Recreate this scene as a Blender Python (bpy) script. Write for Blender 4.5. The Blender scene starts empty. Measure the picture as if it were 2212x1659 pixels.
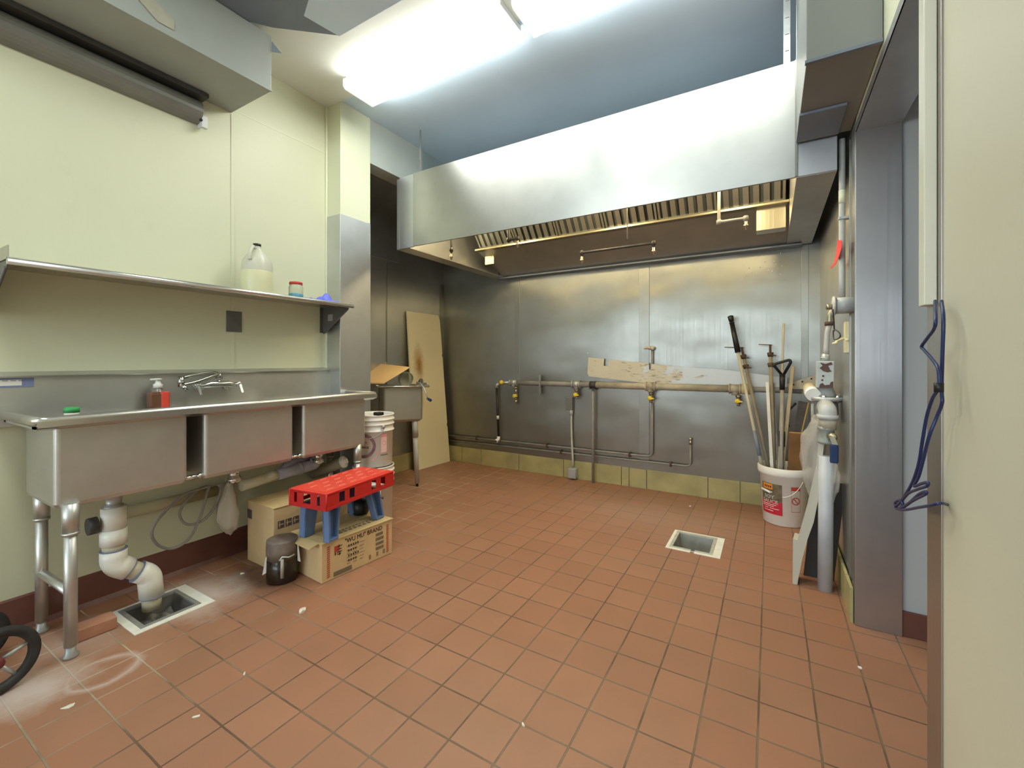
import bpy, bmesh, math, random
from mathutils import Vector, Matrix
random.seed(7)
C = bpy.context.scene.collection
sc = bpy.context.scene
PI = math.pi
R = math.radians

# ------------------------------------------------------------------ camera, world, exposure
CAM_H, FPX, CXP, CYP, YAW = 1.12, 940.0, 1110.0, 781.0, R(30.5)
cam_d = bpy.data.cameras.new('camera')
cam = bpy.data.objects.new('camera', cam_d); C.objects.link(cam)
cam.location = (0, 0, CAM_H)
cam.rotation_euler = (PI/2, 0, YAW)
cam_d.sensor_width = 36
cam_d.lens = FPX/2212*36
cam_d.shift_x = (1106-CXP)/2212
cam_d.shift_y = (CYP-829.5)/2212
cam_d.clip_start = 0.05
sc.camera = cam
w = bpy.data.worlds.new('world'); sc.world = w; w.use_nodes = True
w.node_tree.nodes['Background'].inputs[0].default_value = (0.55, 0.65, 0.8, 1)
w.node_tree.nodes['Background'].inputs[1].default_value = 2.2
sc.view_settings.view_transform = 'Standard'
sc.view_settings.look = 'None'
sc.view_settings.exposure = 0.98
sc.view_settings.gamma = 1.0
sc.view_settings.use_curve_mapping = False
sc.cycles.sample_clamp_indirect = 5.0
TUBE_STRENGTH = 8.0      # fluorescent lens
WINDOW_STRENGTH = 5.8    # daylight in the dining room windows
HOOD_LAMP = 9.0          # watts, warm lamps up in the hood
ROOM_FILL = 9.0         # watts, unseen overhead lamps, mostly added as fill

def area_light(name, loc, size, watts, col, rot=(0, 0, 0), sy=None):
    d = bpy.data.lights.new(name, 'AREA'); d.energy = watts; d.color = col
    d.shape = 'RECTANGLE'; d.size = size; d.size_y = sy or size
    o = bpy.data.objects.new(name, d); C.objects.link(o); o.location = loc; o.rotation_euler = rot
    return o
# unseen overhead lamps: near one set by the shelf shadow, far one added fill
area_light('kitchen_overhead_fill', (-1.35, 0.15, 2.85), 1.2, ROOM_FILL*1.15, (0.93, 1.0, 0.95), sy=0.3)
area_light('kitchen_overhead_fill', (-1.35, -2.2, 2.86), 1.2, ROOM_FILL, (0.93, 1.0, 0.95), sy=0.3)

# ------------------------------------------------------------------ helpers
def at(axis, val, px, py):
    """point of the plane (x, y or z = val) that stands at a place measured on the photo"""
    X = (px-CXP)/FPX; Z = -(py-CYP)/FPX
    d = Vector((math.cos(YAW)*X-math.sin(YAW), math.sin(YAW)*X+math.cos(YAW), Z))
    o = Vector((0, 0, CAM_H))
    return o+d*((val-o[axis])/d[axis])

def V(*a): return Vector(a)
def new(): return bmesh.new()

def merge(dst, src, smooth=False):
    if smooth:
        for f in src.faces: f.smooth = True
    me = bpy.data.meshes.new('tmp'); src.to_mesh(me); src.free(); dst.from_mesh(me); bpy.data.meshes.remove(me)

def box(bm, lo, hi, bev=0, M=None, seg=2):
    b = bmesh.new()
    lo = Vector(lo); hi = Vector(hi)
    bmesh.ops.create_cube(b, size=1)
    for v in b.verts:
        v.co = Vector(((lo.x+hi.x)/2+v.co.x*(hi.x-lo.x), (lo.y+hi.y)/2+v.co.y*(hi.y-lo.y), (lo.z+hi.z)/2+v.co.z*(hi.z-lo.z)))
    if bev > 0:
        bmesh.ops.bevel(b, geom=b.edges[:], offset=bev, segments=seg, affect='EDGES', profile=0.5)
    if M is not None: b.transform(M)
    merge(bm, b)
    return bm

def prism(bm, pts, vec, M=None):
    """extrude the outline pts (3d) along vec"""
    b = bmesh.new()
    a = [b.verts.new(p) for p in pts]; c = [b.verts.new(Vector(p)+Vector(vec)) for p in pts]
    n = len(pts)
    b.faces.new(a); b.faces.new(c[::-1])
    for i in range(n): b.faces.new((a[i], c[i], c[(i+1) % n], a[(i+1) % n]))
    bmesh.ops.recalc_face_normals(b, faces=b.faces[:])
    if M is not None: b.transform(M)
    merge(bm, b); return bm

def smooth_path(pts, n=6):
    pts = [Vector(p) for p in pts]; out = []
    P = [pts[0]*2-pts[1]]+pts+[pts[-1]*2-pts[-2]]
    for i in range(1, len(P)-2):
        for k in range(n):
            t = k/n
            p0, p1, p2, p3 = P[i-1], P[i], P[i+1], P[i+2]
            out.append(0.5*((2*p1)+(p2-p0)*t+(2*p0-5*p1+4*p2-p3)*t*t+(3*p1-p0-3*p2+p3)*t**3))
    out.append(pts[-1]); return out

def round_corners(pts, r, n=5):
    pts = [Vector(p) for p in pts]; out = [pts[0]]
    for i in range(1, len(pts)-1):
        a, b, c = pts[i-1], pts[i], pts[i+1]
        d1 = (a-b); d2 = (c-b); rr = min(r, d1.length*.49, d2.length*.49)
        s = b+d1.normalized()*rr; e = b+d2.normalized()*rr
        for k in range(n+1):
            t = k/n; out.append(s*(1-t)**2+b*2*t*(1-t)+e*t*t)
    out.append(pts[-1]); return out

def tube(bm, pts, r, seg=12, cap=True, sq=None):
    pts = [Vector(p) for p in pts]
    rs = r if isinstance(r, (list, tuple)) else [r]*len(pts)
    b = bmesh.new(); rings = []
    T = (pts[1]-pts[0]).normalized()
    N = T.orthogonal().normalized()
    for i, p in enumerate(pts):
        if i == 0: t = (pts[1]-pts[0])
        elif i == len(pts)-1: t = pts[-1]-pts[-2]
        else: t = (pts[i+1]-pts[i]).normalized()+(pts[i]-pts[i-1]).normalized()
        if t.length < 1e-9: t = T.copy()
        t.normalize()
        N = (N-t*N.dot(t))
        if N.length < 1e-6: N = t.orthogonal()
        N.normalize(); B = t.cross(N)
        rings.append([b.verts.new(p+(N*math.cos(2*PI*k/seg)+B*math.sin(2*PI*k/seg))*rs[i]) for k in range(seg)])
    for i in range(len(rings)-1):
        for k in range(seg):
            f = b.faces.new((rings[i][k], rings[i][(k+1) % seg], rings[i+1][(k+1) % seg], rings[i+1][k])); f.smooth = True
    if cap:
        b.faces.new(rings[0][::-1]); b.faces.new(rings[-1])
    bmesh.ops.recalc_face_normals(b, faces=b.faces[:])
    merge(bm, b); return bm

def lathe(bm, prof, c=(0, 0, 0), seg=32, M=None, open_=False):
    """prof: list of (radius, z) round the vertical axis at c"""
    b = bmesh.new(); rings = []
    for r, z in prof:
        if r < 1e-6: rings.append([b.verts.new((0, 0, z))])
        else: rings.append([b.verts.new((r*math.cos(2*PI*k/seg), r*math.sin(2*PI*k/seg), z)) for k in range(seg)])
    for i in range(len(rings)-1):
        a, d = rings[i], rings[i+1]
        for k in range(seg):
            k2 = (k+1) % seg
            if len(a) == 1 and len(d) == 1: break
            if len(a) == 1: f = b.faces.new((a[0], d[k2], d[k]))
            elif len(d) == 1: f = b.faces.new((a[k], a[k2], d[0]))
            else: f = b.faces.new((a[k], a[k2], d[k2], d[k]))
            f.smooth = True
    bmesh.ops.recalc_face_normals(b, faces=b.faces[:])
    if M is not None: b.transform(M)
    b.transform(Matrix.Translation(Vector(c)))
    merge(bm, b); return bm

def aim(p, d, up=(0, 0, 1)):
    """matrix that puts local z along d at p"""
    d = Vector(d).normalized()
    return Matrix.Translation(Vector(p)) @ d.to_track_quat('Z', 'Y').to_matrix().to_4x4()

RM = {}
def _finish(o, bm, m, M):
    me = bpy.data.meshes.new(o if isinstance(o, str) else o.name)
    bm.transform(M.inverted()); bm.to_mesh(me); bm.free()
    for mm in (m if isinstance(m, (list, tuple)) else [m]): me.materials.append(mm)
    return me

def thing(name, label, cat, loc=(0, 0, 0), rotz=0, group=None):
    o = bpy.data.objects.new(name, None); C.objects.link(o)
    o.empty_display_size = 0.05
    o.location = loc; o.rotation_euler = (0, 0, rotz)
    o['label'] = label; o['category'] = cat
    if group: o['group'] = group
    RM[o.name] = Matrix.Translation(Vector(loc)) @ Matrix.Rotation(rotz, 4, 'Z')
    return o

def part(name, bm, m, parent, label=None, local=False):
    M = RM[parent.name]
    me = _finish(name, bm, m, Matrix.Identity(4) if local else M)
    o = bpy.data.objects.new(name, me); C.objects.link(o); o.parent = parent
    if label: o['label'] = label
    RM[o.name] = M
    return o

def single(name, bm, m, label, cat, loc=(0, 0, 0), group=None):
    M = Matrix.Translation(Vector(loc))
    me = _finish(name, bm, m, M)
    o = bpy.data.objects.new(name, me); C.objects.link(o); o.location = loc
    o['label'] = label; o['category'] = cat
    if group: o['group'] = group
    RM[o.name] = M
    return o

def struct(name, bm, m, parent=None):
    me = _finish(name, bm, m, Matrix.Identity(4))
    o = bpy.data.objects.new(name, me); C.objects.link(o)
    if parent: o.parent = parent
    else: o['kind'] = 'structure'
    RM[o.name] = Matrix.Identity(4)
    return o

def text(bm, s, size, M, ext=0.0006, bold=0.0, sx=1.0, center=False):
    cu = bpy.data.curves.new('t', 'FONT'); cu.body = s; cu.size = size; cu.extrude = ext; cu.offset = bold
    cu.resolution_u = 3
    if center: cu.align_x = 'CENTER'
    ob = bpy.data.objects.new('t', cu)
    me = bpy.data.meshes.new_from_object(ob)
    b = bmesh.new(); b.from_mesh(me)
    b.transform(Matrix.Diagonal((sx, 1, 1, 1)))
    if callable(M):
        for v in b.verts: v.co = M(v.co)
    else: b.transform(M)
    merge(bm, b)
    bpy.data.meshes.remove(me); bpy.data.objects.remove(ob); bpy.data.curves.remove(cu)
    return bm

def frame(o, ux, uy):
    """matrix whose local x runs along ux and local y along uy, from point o"""
    ux = Vector(ux).normalized(); uy = Vector(uy).normalized(); uz = ux.cross(uy)
    return Matrix(((ux.x, uy.x, uz.x, o[0]), (ux.y, uy.y, uz.y, o[1]), (ux.z, uy.z, uz.z, o[2]), (0, 0, 0, 1)))

# ------------------------------------------------------------------ materials
def mat(name, col, rough=0.5, metal=0.0, spec=0.5, trans=0.0, ior=1.45, alpha=1.0, emit=None, es=0.0, coat=0.0):
    m = bpy.data.materials.new(name); m.use_nodes = True
    b = m.node_tree.nodes['Principled BSDF']
    b.inputs['Base Color'].default_value = (*col, 1); b.inputs['Roughness'].default_value = rough
    b.inputs['Metallic'].default_value = metal; b.inputs['Specular IOR Level'].default_value = spec
    b.inputs['Transmission Weight'].default_value = trans; b.inputs['IOR'].default_value = ior
    b.inputs['Alpha'].default_value = alpha; b.inputs['Coat Weight'].default_value = coat
    if emit: b.inputs['Emission Color'].default_value = (*emit, 1); b.inputs['Emission Strength'].default_value = es
    return m

class N:
    def __init__(s, m): s.m = m; s.t = m.node_tree; s.b = s.t.nodes['Principled BSDF']
    def n(s, typ, **k):
        o = s.t.nodes.new(typ)
        for a, v in k.items():
            if a.startswith('i_'):
                nm = a[2:]
                nm = int(nm) if nm.isdigit() else nm.replace('_', ' ')
                o.inputs[nm].default_value = v
            else: setattr(o, a, v)
        return o
    def l(s, a, b): s.t.links.new(a, b)
    def coord(s, scale=(1, 1, 1), loc=(0, 0, 0), rot=(0, 0, 0)):
        t = s.n('ShaderNodeTexCoord'); mp = s.n('ShaderNodeMapping')
        mp.inputs['Scale'].default_value = scale; mp.inputs['Location'].default_value = loc; mp.inputs['Rotation'].default_value = rot
        s.l(t.outputs['Object'], mp.inputs['Vector']); return mp.outputs[0]
    def noise(s, vec, scale, detail=3, rough=0.5):
        o = s.n('ShaderNodeTexNoise'); o.inputs['Scale'].default_value = scale; o.inputs['Detail'].default_value = detail
        o.inputs['Roughness'].default_value = rough; s.l(vec, o.inputs['Vector']); return o.outputs['Fac']
    def ramp(s, fac, stops):
        o = s.n('ShaderNodeValToRGB'); e = o.color_ramp.elements
        while len(e) < len(stops): e.new(0.5)
        for el, (p, c) in zip(e, stops):
            el.position = p; el.color = (c, c, c, 1) if isinstance(c, (int, float)) else (*c, 1)
        s.l(fac, o.inputs[0]); return o.outputs[0]
    def mix(s, fac, a, b, mode='MIX'):
        o = s.n('ShaderNodeMix', data_type='RGBA', blend_type=mode)
        if isinstance(fac, (int, float)): o.inputs[0].default_value = fac
        else: s.l(fac, o.inputs[0])
        for i, v in ((6, a), (7, b)):
            if isinstance(v, tuple): o.inputs[i].default_value = (*v, 1)
            else: s.l(v, o.inputs[i])
        return o.outputs[2]
    def math(s, op, a, b=None, c=None, clamp=False):
        o = s.n('ShaderNodeMath', operation=op); o.use_clamp = clamp
        for i, v in enumerate((a, b, c)):
            if v is None: continue
            if isinstance(v, (int, float)): o.inputs[i].default_value = v
            else: s.l(v, o.inputs[i])
        return o.outputs[0]
    def bump(s, h, dist, strength=1.0, normal=None):
        o = s.n('ShaderNodeBump'); o.inputs['Distance'].default_value = dist; o.inputs['Strength'].default_value = strength
        s.l(h, o.inputs['Height'])
        if normal: s.l(normal, o.inputs['Normal'])
        return o.outputs[0]

def painted(name, col, rough=0.5, var=0.08, scale=1.5, bump=0.0006, bscale=60, dirt=None):
    m = mat(name, col, rough); k = N(m); v = k.coord()
    n = k.noise(v, scale, 4)
    dark = tuple(c*(1-var) for c in col); lite = tuple(min(1, c*(1+var*.6)) for c in col)
    c = k.mix(k.ramp(n, [(0.3, 0), (0.7, 1)]), dark, lite)
    if dirt:
        n2 = k.noise(v, 7, 5, 0.65)
        c = k.mix(k.ramp(n2, [(0.6, 0), (0.78, dirt[0])]), c, dirt[1])
    k.l(c, k.b.inputs['Base Color'])
    if bump: k.l(k.bump(k.noise(v, bscale, 3), bump), k.b.inputs['Normal'])
    return m

def steel(name, col=(0.60, 0.59, 0.55), rough=0.3, grain=(90, 90, 1.2), wave=0.0, wscale=1.6, smudge=0.12, aniso=0, gb=0.6, ga=0.14):
    m = mat(name, col, rough, 0.86); k = N(m)
    if aniso:
        k.b.inputs['Anisotropic'].default_value = abs(aniso)
        tg = k.n('ShaderNodeTangent', direction_type='RADIAL', axis='Z' if aniso > 0 else 'X'); k.l(tg.outputs[0], k.b.inputs['Tangent'])
    g = k.noise(k.coord(grain), 1.0, 4, 0.6)
    v = k.coord()
    s = k.noise(v, 2.2, 4, 0.6)
    r = k.math('ADD', k.math('MULTIPLY', g, ga), k.math('MULTIPLY', s, smudge*2))
    r = k.math('ADD', r, rough-ga/2-smudge)
    k.l(r, k.b.inputs['Roughness'])
    dark = tuple(c*0.80 for c in col)
    k.l(k.mix(k.ramp(s, [(0.35, 0), (0.7, 1)]), col, dark), k.b.inputs['Base Color'])
    nb = k.bump(g, 0.0004, gb) if gb else None
    if wave:
        wv = k.noise(k.coord((1, 1, 1.7)), wscale, 1.5, 0.4)
        nb = k.bump(wv, wave, 1.0, nb)
    if nb: k.l(nb, k.b.inputs['Normal'])
    return m

CREAM = painted('cream_wall_paint', (0.68, 0.69, 0.50), 0.42, 0.05, 1.2, 0.0004, 40, dirt=(0.10, (0.45, 0.42, 0.28)))
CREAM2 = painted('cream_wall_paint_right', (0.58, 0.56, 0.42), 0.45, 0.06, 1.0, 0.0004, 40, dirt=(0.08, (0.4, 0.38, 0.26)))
CREAM_PANEL = painted('pillar_cream_paint', (0.76, 0.78, 0.58), 0.4, 0.04, 1.5, 0.0003, 40)
CEIL_GLOW = painted('ceiling_glow_tone', (0.78, 0.80, 0.74), 0.5, 0.05, 1.0, 0.0004, 30)  # paler ceiling tone, the fixture glow put into the colour
CEIL_B = painted('ceiling_blue_grey_paint', (0.66, 0.80, 0.93), 0.35, 0.10, 1.1, 0.0006, 8)
BASE_BR = painted('brown_cove_base', (0.17, 0.068, 0.05), 0.35, 0.25, 4, 0.0006, 12, dirt=(0.35, (0.20, 0.16, 0.14)))
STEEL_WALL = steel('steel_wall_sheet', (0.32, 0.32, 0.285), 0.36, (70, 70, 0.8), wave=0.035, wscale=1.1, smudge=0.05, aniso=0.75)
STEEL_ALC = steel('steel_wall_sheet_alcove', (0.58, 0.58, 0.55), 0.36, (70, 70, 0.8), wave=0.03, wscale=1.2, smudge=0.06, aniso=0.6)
STEEL_STRIP = steel('steel_seam_strip', (0.31, 0.31, 0.275), 0.40, (90, 90, 1), aniso=0.6)
STEEL_POST = steel('steel_post_cladding', (0.46, 0.44, 0.41), 0.34, (90, 90, 1), wave=0.01, wscale=1.0, aniso=0.5)
STEEL_CLAD = steel('steel_pillar_cladding', (0.64, 0.66, 0.67), 0.36, (90, 90, 1), wave=0.01, wscale=1.0)
STEEL_SINK = steel('sink_steel', (0.66, 0.66, 0.62), 0.40, (2, 60, 60), wave=0.004, wscale=2.5, smudge=0.06)
STEEL_RIM = steel('sink_rim_steel', (0.70, 0.69, 0.64), 0.24, (40, 2, 40), smudge=0.06)
STEEL_HOOD = steel('hood_steel', (0.46, 0.47, 0.44), 0.33, (1, 60, 60), wave=0, wscale=0.9, smudge=0.02, aniso=-0.7, gb=0.0, ga=0.0)
STEEL_HOODIN = steel('hood_inner_steel', (0.66, 0.67, 0.67), 0.36, (60, 60, 1), wave=0.006, smudge=0.05)
STEEL_SHELF = steel('shelf_steel', (0.60, 0.58, 0.53), 0.30, (40, 2, 40))
GALV = painted('galvanized_metal', (0.48, 0.50, 0.49), 0.42, 0.18, 12, 0.0004, 60)
GALV.node_tree.nodes['Principled BSDF'].inputs['Metallic'].default_value = 0.55
DUCT = painted('duct_sheet_metal', (0.36, 0.39, 0.36), 0.5, 0.12, 2.5, 0.0015, 4)
DUCT_D = painted('dark_duct_metal', (0.20, 0.24, 0.29), 0.45, 0.2, 2.0, 0.002, 4)
CHROME = mat('chrome', (0.75, 0.75, 0.73), 0.12, 1.0)
BLACK = mat('black_plastic', (0.012, 0.012, 0.013), 0.4)
DARK = mat('dark_gap', (0.02, 0.02, 0.018), 0.8)
DKIRON = painted('dark_iron_pipe', (0.05, 0.048, 0.045), 0.45, 0.4, 20, 0.0005, 80)
PIPE_DIRTY = painted('greasy_painted_pipe', (0.44, 0.40, 0.30), 0.45, 0.3, 8, 0.0015, 25, dirt=(0.9, (0.10, 0.07, 0.045)))
PIPE_GREY = painted('grey_pipe', (0.27, 0.26, 0.24), 0.4, 0.25, 10, 0.0006, 40, dirt=(0.5, (0.12, 0.08, 0.06)))
WHITE_PVC = painted('white_pvc', (0.84, 0.84, 0.76), 0.35, 0.08, 9, 0.0003, 40, dirt=(0.35, (0.5, 0.46, 0.34)))
CREAM_PVC = painted('aged_pvc', (0.60, 0.56, 0.40), 0.4, 0.12, 9, 0.0003, 40)
BLUE_INK = mat('blue_primer', (0.20, 0.24, 0.42), 0.5)
LILAC_PVC = painted('primer_stained_pvc', (0.40, 0.42, 0.55), 0.4, 0.2, 9)
YELLOW = mat('yellow_plastic', (0.78, 0.58, 0.03), 0.35)
WHITE_PL = mat('white_plastic', (0.84, 0.83, 0.77), 0.35)
CREAM_PL = mat('cream_plastic', (0.72, 0.66, 0.40), 0.4)
BLUE_CABLE = mat('blue_cable', (0.013, 0.026, 0.095), 0.35)
RED_PL = painted('red_plastic', (0.56, 0.022, 0.020), 0.38, 0.12, 6, 0.0002, 60)
RED_TOP = painted('red_plastic_top', (0.74, 0.06, 0.035), 0.4, 0.08, 8, 0.0002, 60)
BLUE_PL = painted('blue_grey_plastic', (0.13, 0.21, 0.40), 0.42, 0.12, 8, 0.0002, 60)
CARD = painted('cardboard', (0.64, 0.46, 0.24), 0.75, 0.10, 5, 0.0004, 30)
CARD_L = painted('cardboard_light', (0.60, 0.45, 0.22), 0.75, 0.08, 5, 0.0004, 30)
CARD_PALE = painted('pale_orange_board', (0.80, 0.52, 0.22), 0.6, 0.05, 5, 0.0002, 30)
INK = mat('black_ink', (0.03, 0.028, 0.025), 0.6)
INK_GREY = mat('grey_ink', (0.20, 0.16, 0.11), 0.7)
INK_RED = mat('red_ink', (0.50, 0.05, 0.03), 0.6)
INK_PINK = mat('pink_ink', (0.68, 0.28, 0.28), 0.6)
INK_NAVY = mat('navy_ink', (0.02, 0.025, 0.09), 0.5)
INK_PLUM = painted('plum_ink', (0.26, 0.14, 0.16), 0.5, 0.4, 30)
LABEL_RED = mat('label_red', (0.55, 0.02, 0.04), 0.4)
LABEL_ORANGE = mat('label_orange', (0.85, 0.28, 0.02), 0.4)
LABEL_DARK = painted('label_picture', (0.16, 0.13, 0.08), 0.4, 0.5, 40)
LABEL_WHITE = mat('label_white', (0.80, 0.79, 0.74), 0.4)
WOOD = painted('light_wood', (0.50, 0.42, 0.27), 0.6, 0.15, 10)
WOOD_B = painted('brown_board', (0.22, 0.11, 0.035), 0.5, 0.25, 8)
WOOD_T = mat('fresh_cut_wood', (0.62, 0.33, 0.09), 0.6)
RUST = painted('rusty_iron', (0.09, 0.055, 0.035), 0.7, 0.4, 25, 0.0008, 80)
DUCT_TAPE = mat('blue_grey_tape', (0.22, 0.27, 0.32), 0.5)
BRICK = painted('clay_brick', (0.42, 0.20, 0.12), 0.8, 0.15, 12, 0.0012, 60, dirt=(0.4, (0.5, 0.42, 0.34)))
RUBBER = painted('tyre_rubber', (0.03, 0.028, 0.027), 0.7, 0.3, 20)
GROUT_W = painted('white_mortar', (0.82, 0.82, 0.72), 0.6, 0.10, 14, 0.001, 50)
GREEN_PL = mat('green_plastic', (0.05, 0.35, 0.10), 0.4)
TILE_Y = painted('yellowish_base_tile', (0.42, 0.37, 0.17), 0.35, 0.22, 5, 0.0004, 20, dirt=(0.3, (0.30, 0.28, 0.16)))
OUTLET_M = painted('grey_cover_plate', (0.14, 0.14, 0.13), 0.5, 0.15, 12)
RED_RIB = mat('red_ribbon', (0.85, 0.06, 0.07), 0.4)
GLOVE = mat('violet_blue_nitrile', (0.14, 0.17, 0.78), 0.45)
GLASS = mat('clear_glass', (0.92, 0.97, 0.93), 0.03, 0, 0.5, trans=1.0, ior=1.45)
SOAP = mat('red_soap', (0.75, 0.08, 0.05), 0.2, 0, 0.5)
SOAP_D = mat('soap_bottle_brown', (0.22, 0.09, 0.05), 0.2, 0, 0.5, trans=0.25)
MILKY = mat('milky_plastic', (0.80, 0.80, 0.66), 0.35, 0, 0.5, trans=0.35)
JUG_LIQ = mat('pale_yellow_liquid', (0.76, 0.75, 0.48), 0.3, 0, 0.5, trans=0.1)
JAR_CLR = mat('jar_clear', (0.85, 0.87, 0.75), 0.08, 0, 0.5, trans=0.8)
BLUE_LBL = mat('blue_liquid', (0.08, 0.28, 0.38), 0.3)
RED_LID = mat('red_lid', (0.55, 0.05, 0.04), 0.4)
DARK_JAR = painted('dark_contents', (0.035, 0.022, 0.014), 0.15, 0.5, 10)
BAG = mat('thin_plastic_bag', (0.72, 0.68, 0.60), 0.25, 0, 0.5, trans=0.2, ior=1.1, alpha=0.42)
BAG_W = mat('white_plastic_bag', (0.62, 0.58, 0.50), 0.35, 0, 0.5, trans=0.15, ior=1.1)
SHEET_W = painted('leaning_white_sheet', (0.55, 0.52, 0.42), 0.45, 0.06, 3)
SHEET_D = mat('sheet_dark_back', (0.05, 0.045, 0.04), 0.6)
BLUE_H = mat('blue_vinyl_handle', (0.012, 0.035, 0.11), 0.35)
BRONZE = mat('brass_worn', (0.34, 0.31, 0.22), 0.35, 0.8)
WARM_LENS = mat('warm_lamp_glass', (1, 0.8, 0.45), 0.3, emit=(1, 0.72, 0.32), es=8)
LENS = mat('fluorescent_lens', (0.9, 0.9, 0.88), 0.4, emit=(0.98, 1.0, 0.93), es=TUBE_STRENGTH)
CAPM = mat('fixture_end_cap', (0.8, 0.82, 0.8), 0.4, emit=(0.98, 1.0, 0.93), es=TUBE_STRENGTH*0.05)
FIX_W = mat('fixture_white_enamel', (0.72, 0.74, 0.74), 0.4)
PANE = mat('daylight_pane', (0.5, 0.6, 0.65), 0.4, emit=(0.78, 0.92, 1.0), es=WINDOW_STRENGTH)
PANE_LOW = mat('daylight_pane_low', (0.4, 0.5, 0.55), 0.4, emit=(0.80, 0.90, 1.0), es=WINDOW_STRENGTH*0.65)
NICKEL = mat('nozzle_metal', (0.62, 0.58, 0.46), 0.25, 1.0)

# leaning board: pale laminate with a rusty water stain
BOARD = painted('cream_laminate_board', (0.85, 0.78, 0.54), 0.45, 0.05, 2)
def stain(m, base, pts, col, wob=7):
    """add stains with a shape of their own: pts = (x, y, z, rx, ry, rz, strength)"""
    k = N(m); lk = [l for l in m.node_tree.links if l.to_socket == k.b.inputs['Base Color']]
    cur = lk[0].from_socket if lk else None
    v = k.coord(); nz = k.noise(v, wob, 5, 0.7)
    sep = k.n('ShaderNodeSeparateXYZ'); k.l(v, sep.inputs[0])
    for (x, y, z, rx, ry, rz, s) in pts:
        d = None
        for i, (c, r) in enumerate(((x, rx), (y, ry), (z, rz))):
            t = k.math('POWER', k.math('DIVIDE', k.math('SUBTRACT', sep.outputs[i], c), r), 2.0)
            d = t if d is None else k.math('ADD', d, t)
        d = k.math('SQRT', d)
        f = k.math('SUBTRACT', 1.62, k.math('ADD', d, k.math('MULTIPLY', nz, 1.1)), clamp=True)
        f = k.math('MULTIPLY', f, s, clamp=True)
        cur = k.mix(f, cur, col)
    k.l(cur, k.b.inputs['Base Color'])

# floor of six inch quarry tiles
TP, TX, TY = 0.1577, -0.661, 1.645
FLOOR = mat('quarry_tile', (0.4, 0.2, 0.12), 0.4); k = N(FLOOR)
v = k.coord((1, 1, 1), (-TX, -TY, 0))
br = k.n('ShaderNodeTexBrick', offset=0.0, squash=1.0)
br.inputs['Scale'].default_value = 1.0; br.inputs['Brick Width'].default_value = TP; br.inputs['Row Height'].default_value = TP
br.inputs['Mortar Size'].default_value = 0.0034; br.inputs['Mortar Smooth'].default_value = 0.35; br.inputs['Bias'].default_value = 0.0
br.inputs['Color1'].default_value = (0.325, 0.162, 0.095, 1); br.inputs['Color2'].default_value = (0.36, 0.184, 0.109, 1)
br.inputs['Mortar'].default_value = (0.10, 0.06, 0.035, 1)
wob = k.n('ShaderNodeTexNoise'); wob.inputs['Scale'].default_value = 9; k.l(v, wob.inputs['Vector'])
wv = k.n('ShaderNodeVectorMath', operation='MULTIPLY_ADD'); k.l(wob.outputs['Color'], wv.inputs[0])
wv.inputs[1].default_value = (0.003, 0.003, 0); k.l(v, wv.inputs[2]); k.l(wv.outputs[0], br.inputs['Vector'])
vo = k.coord()
n1 = k.noise(vo, 1.3, 4, 0.6); n2 = k.noise(vo, 5, 5, 0.65); n3 = k.noise(vo, 28, 4, 0.6)
c = br.outputs['Color']
tilec = k.mix(k.ramp(n1, [(0.35, 0), (0.7, 0.5)]), c, k.mix(1.0, c, (1.15, 0.92, 0.80), 'MULTIPLY'))
tilec = k.mix(k.ramp(n2, [(0.30, 0.35), (0.60, 0.0)]), tilec, (0.25, 0.135, 0.08))
tilec = k.mix(k.ramp(n3, [(0.66, 0), (0.85, 0.25)]), tilec, (0.42, 0.25, 0.17))
# mortar: grey brown, white with residue in places
sep = k.n('ShaderNodeSeparateXYZ'); k.l(vo, sep.inputs[0])
leftw = k.ramp(k.math('MULTIPLY', k.math('ADD', sep.outputs[0], 3.0), 0.5), [(0.36, 1), (0.72, 0)])
yfac = k.ramp(k.math('MULTIPLY', sep.outputs[1], 0.5), [(0.26, 1.0), (0.44, 0.12)])
gm = k.math('MULTIPLY', k.ramp(k.noise(vo, 2.6, 3, 0.7), [(0.42, 0), (0.54, 1)]), 0.95)
gm = k.math('MULTIPLY', gm, k.math('ADD', k.math('MULTIPLY', leftw, 0.8), 0.18))
gm2 = k.math('MAXIMUM', gm, k.math('MULTIPLY', k.math('MULTIPLY', leftw, yfac), 0.72))
mort = k.mix(gm2, (0.13, 0.075, 0.045), (0.55, 0.46, 0.31))
isM = br.outputs['Fac']
base = k.mix(isM, tilec, mort)
# chalky residue by the sink drain and the leg, with shapes of their own
def blob(cx, cy, rx, ry, ns, gain, rot=0):
    a = k.math('SUBTRACT', sep.outputs[0], cx); b_ = k.math('SUBTRACT', sep.outputs[1], cy)
    a = k.math('DIVIDE', a, rx); b_ = k.math('DIVIDE', b_, ry)
    d = k.math('SQRT', k.math('ADD', k.math('MULTIPLY', a, a), k.math('MULTIPLY', b_, b_)))
    return k.math('MULTIPLY', k.math('SUBTRACT', 1.45, k.math('ADD', d, k.math('MULTIPLY', ns, 0.95)), clamp=True), gain, clamp=True), d
ns = k.noise(vo, 9, 6, 0.7)
res, _ = blob(-2.36, 1.02, 0.30, 0.26, ns, 1.25)
res2, _ = blob(-2.17, 0.44, 0.17, 0.20, ns, 1.25)
res3, _ = blob(-2.40, 0.62, 0.26, 0.17, ns, 0.6)
r4, dring = blob(-2.075, 0.600, 0.085, 0.095, ns, 0)
ring = k.ramp(k.math('ADD', dring, k.math('MULTIPLY', k.math('SUBTRACT', ns, 0.5), 0.5)), [(0.62, 0), (0.86, 0.85), (1.0, 0.5), (1.3, 0)]) if False else None
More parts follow.
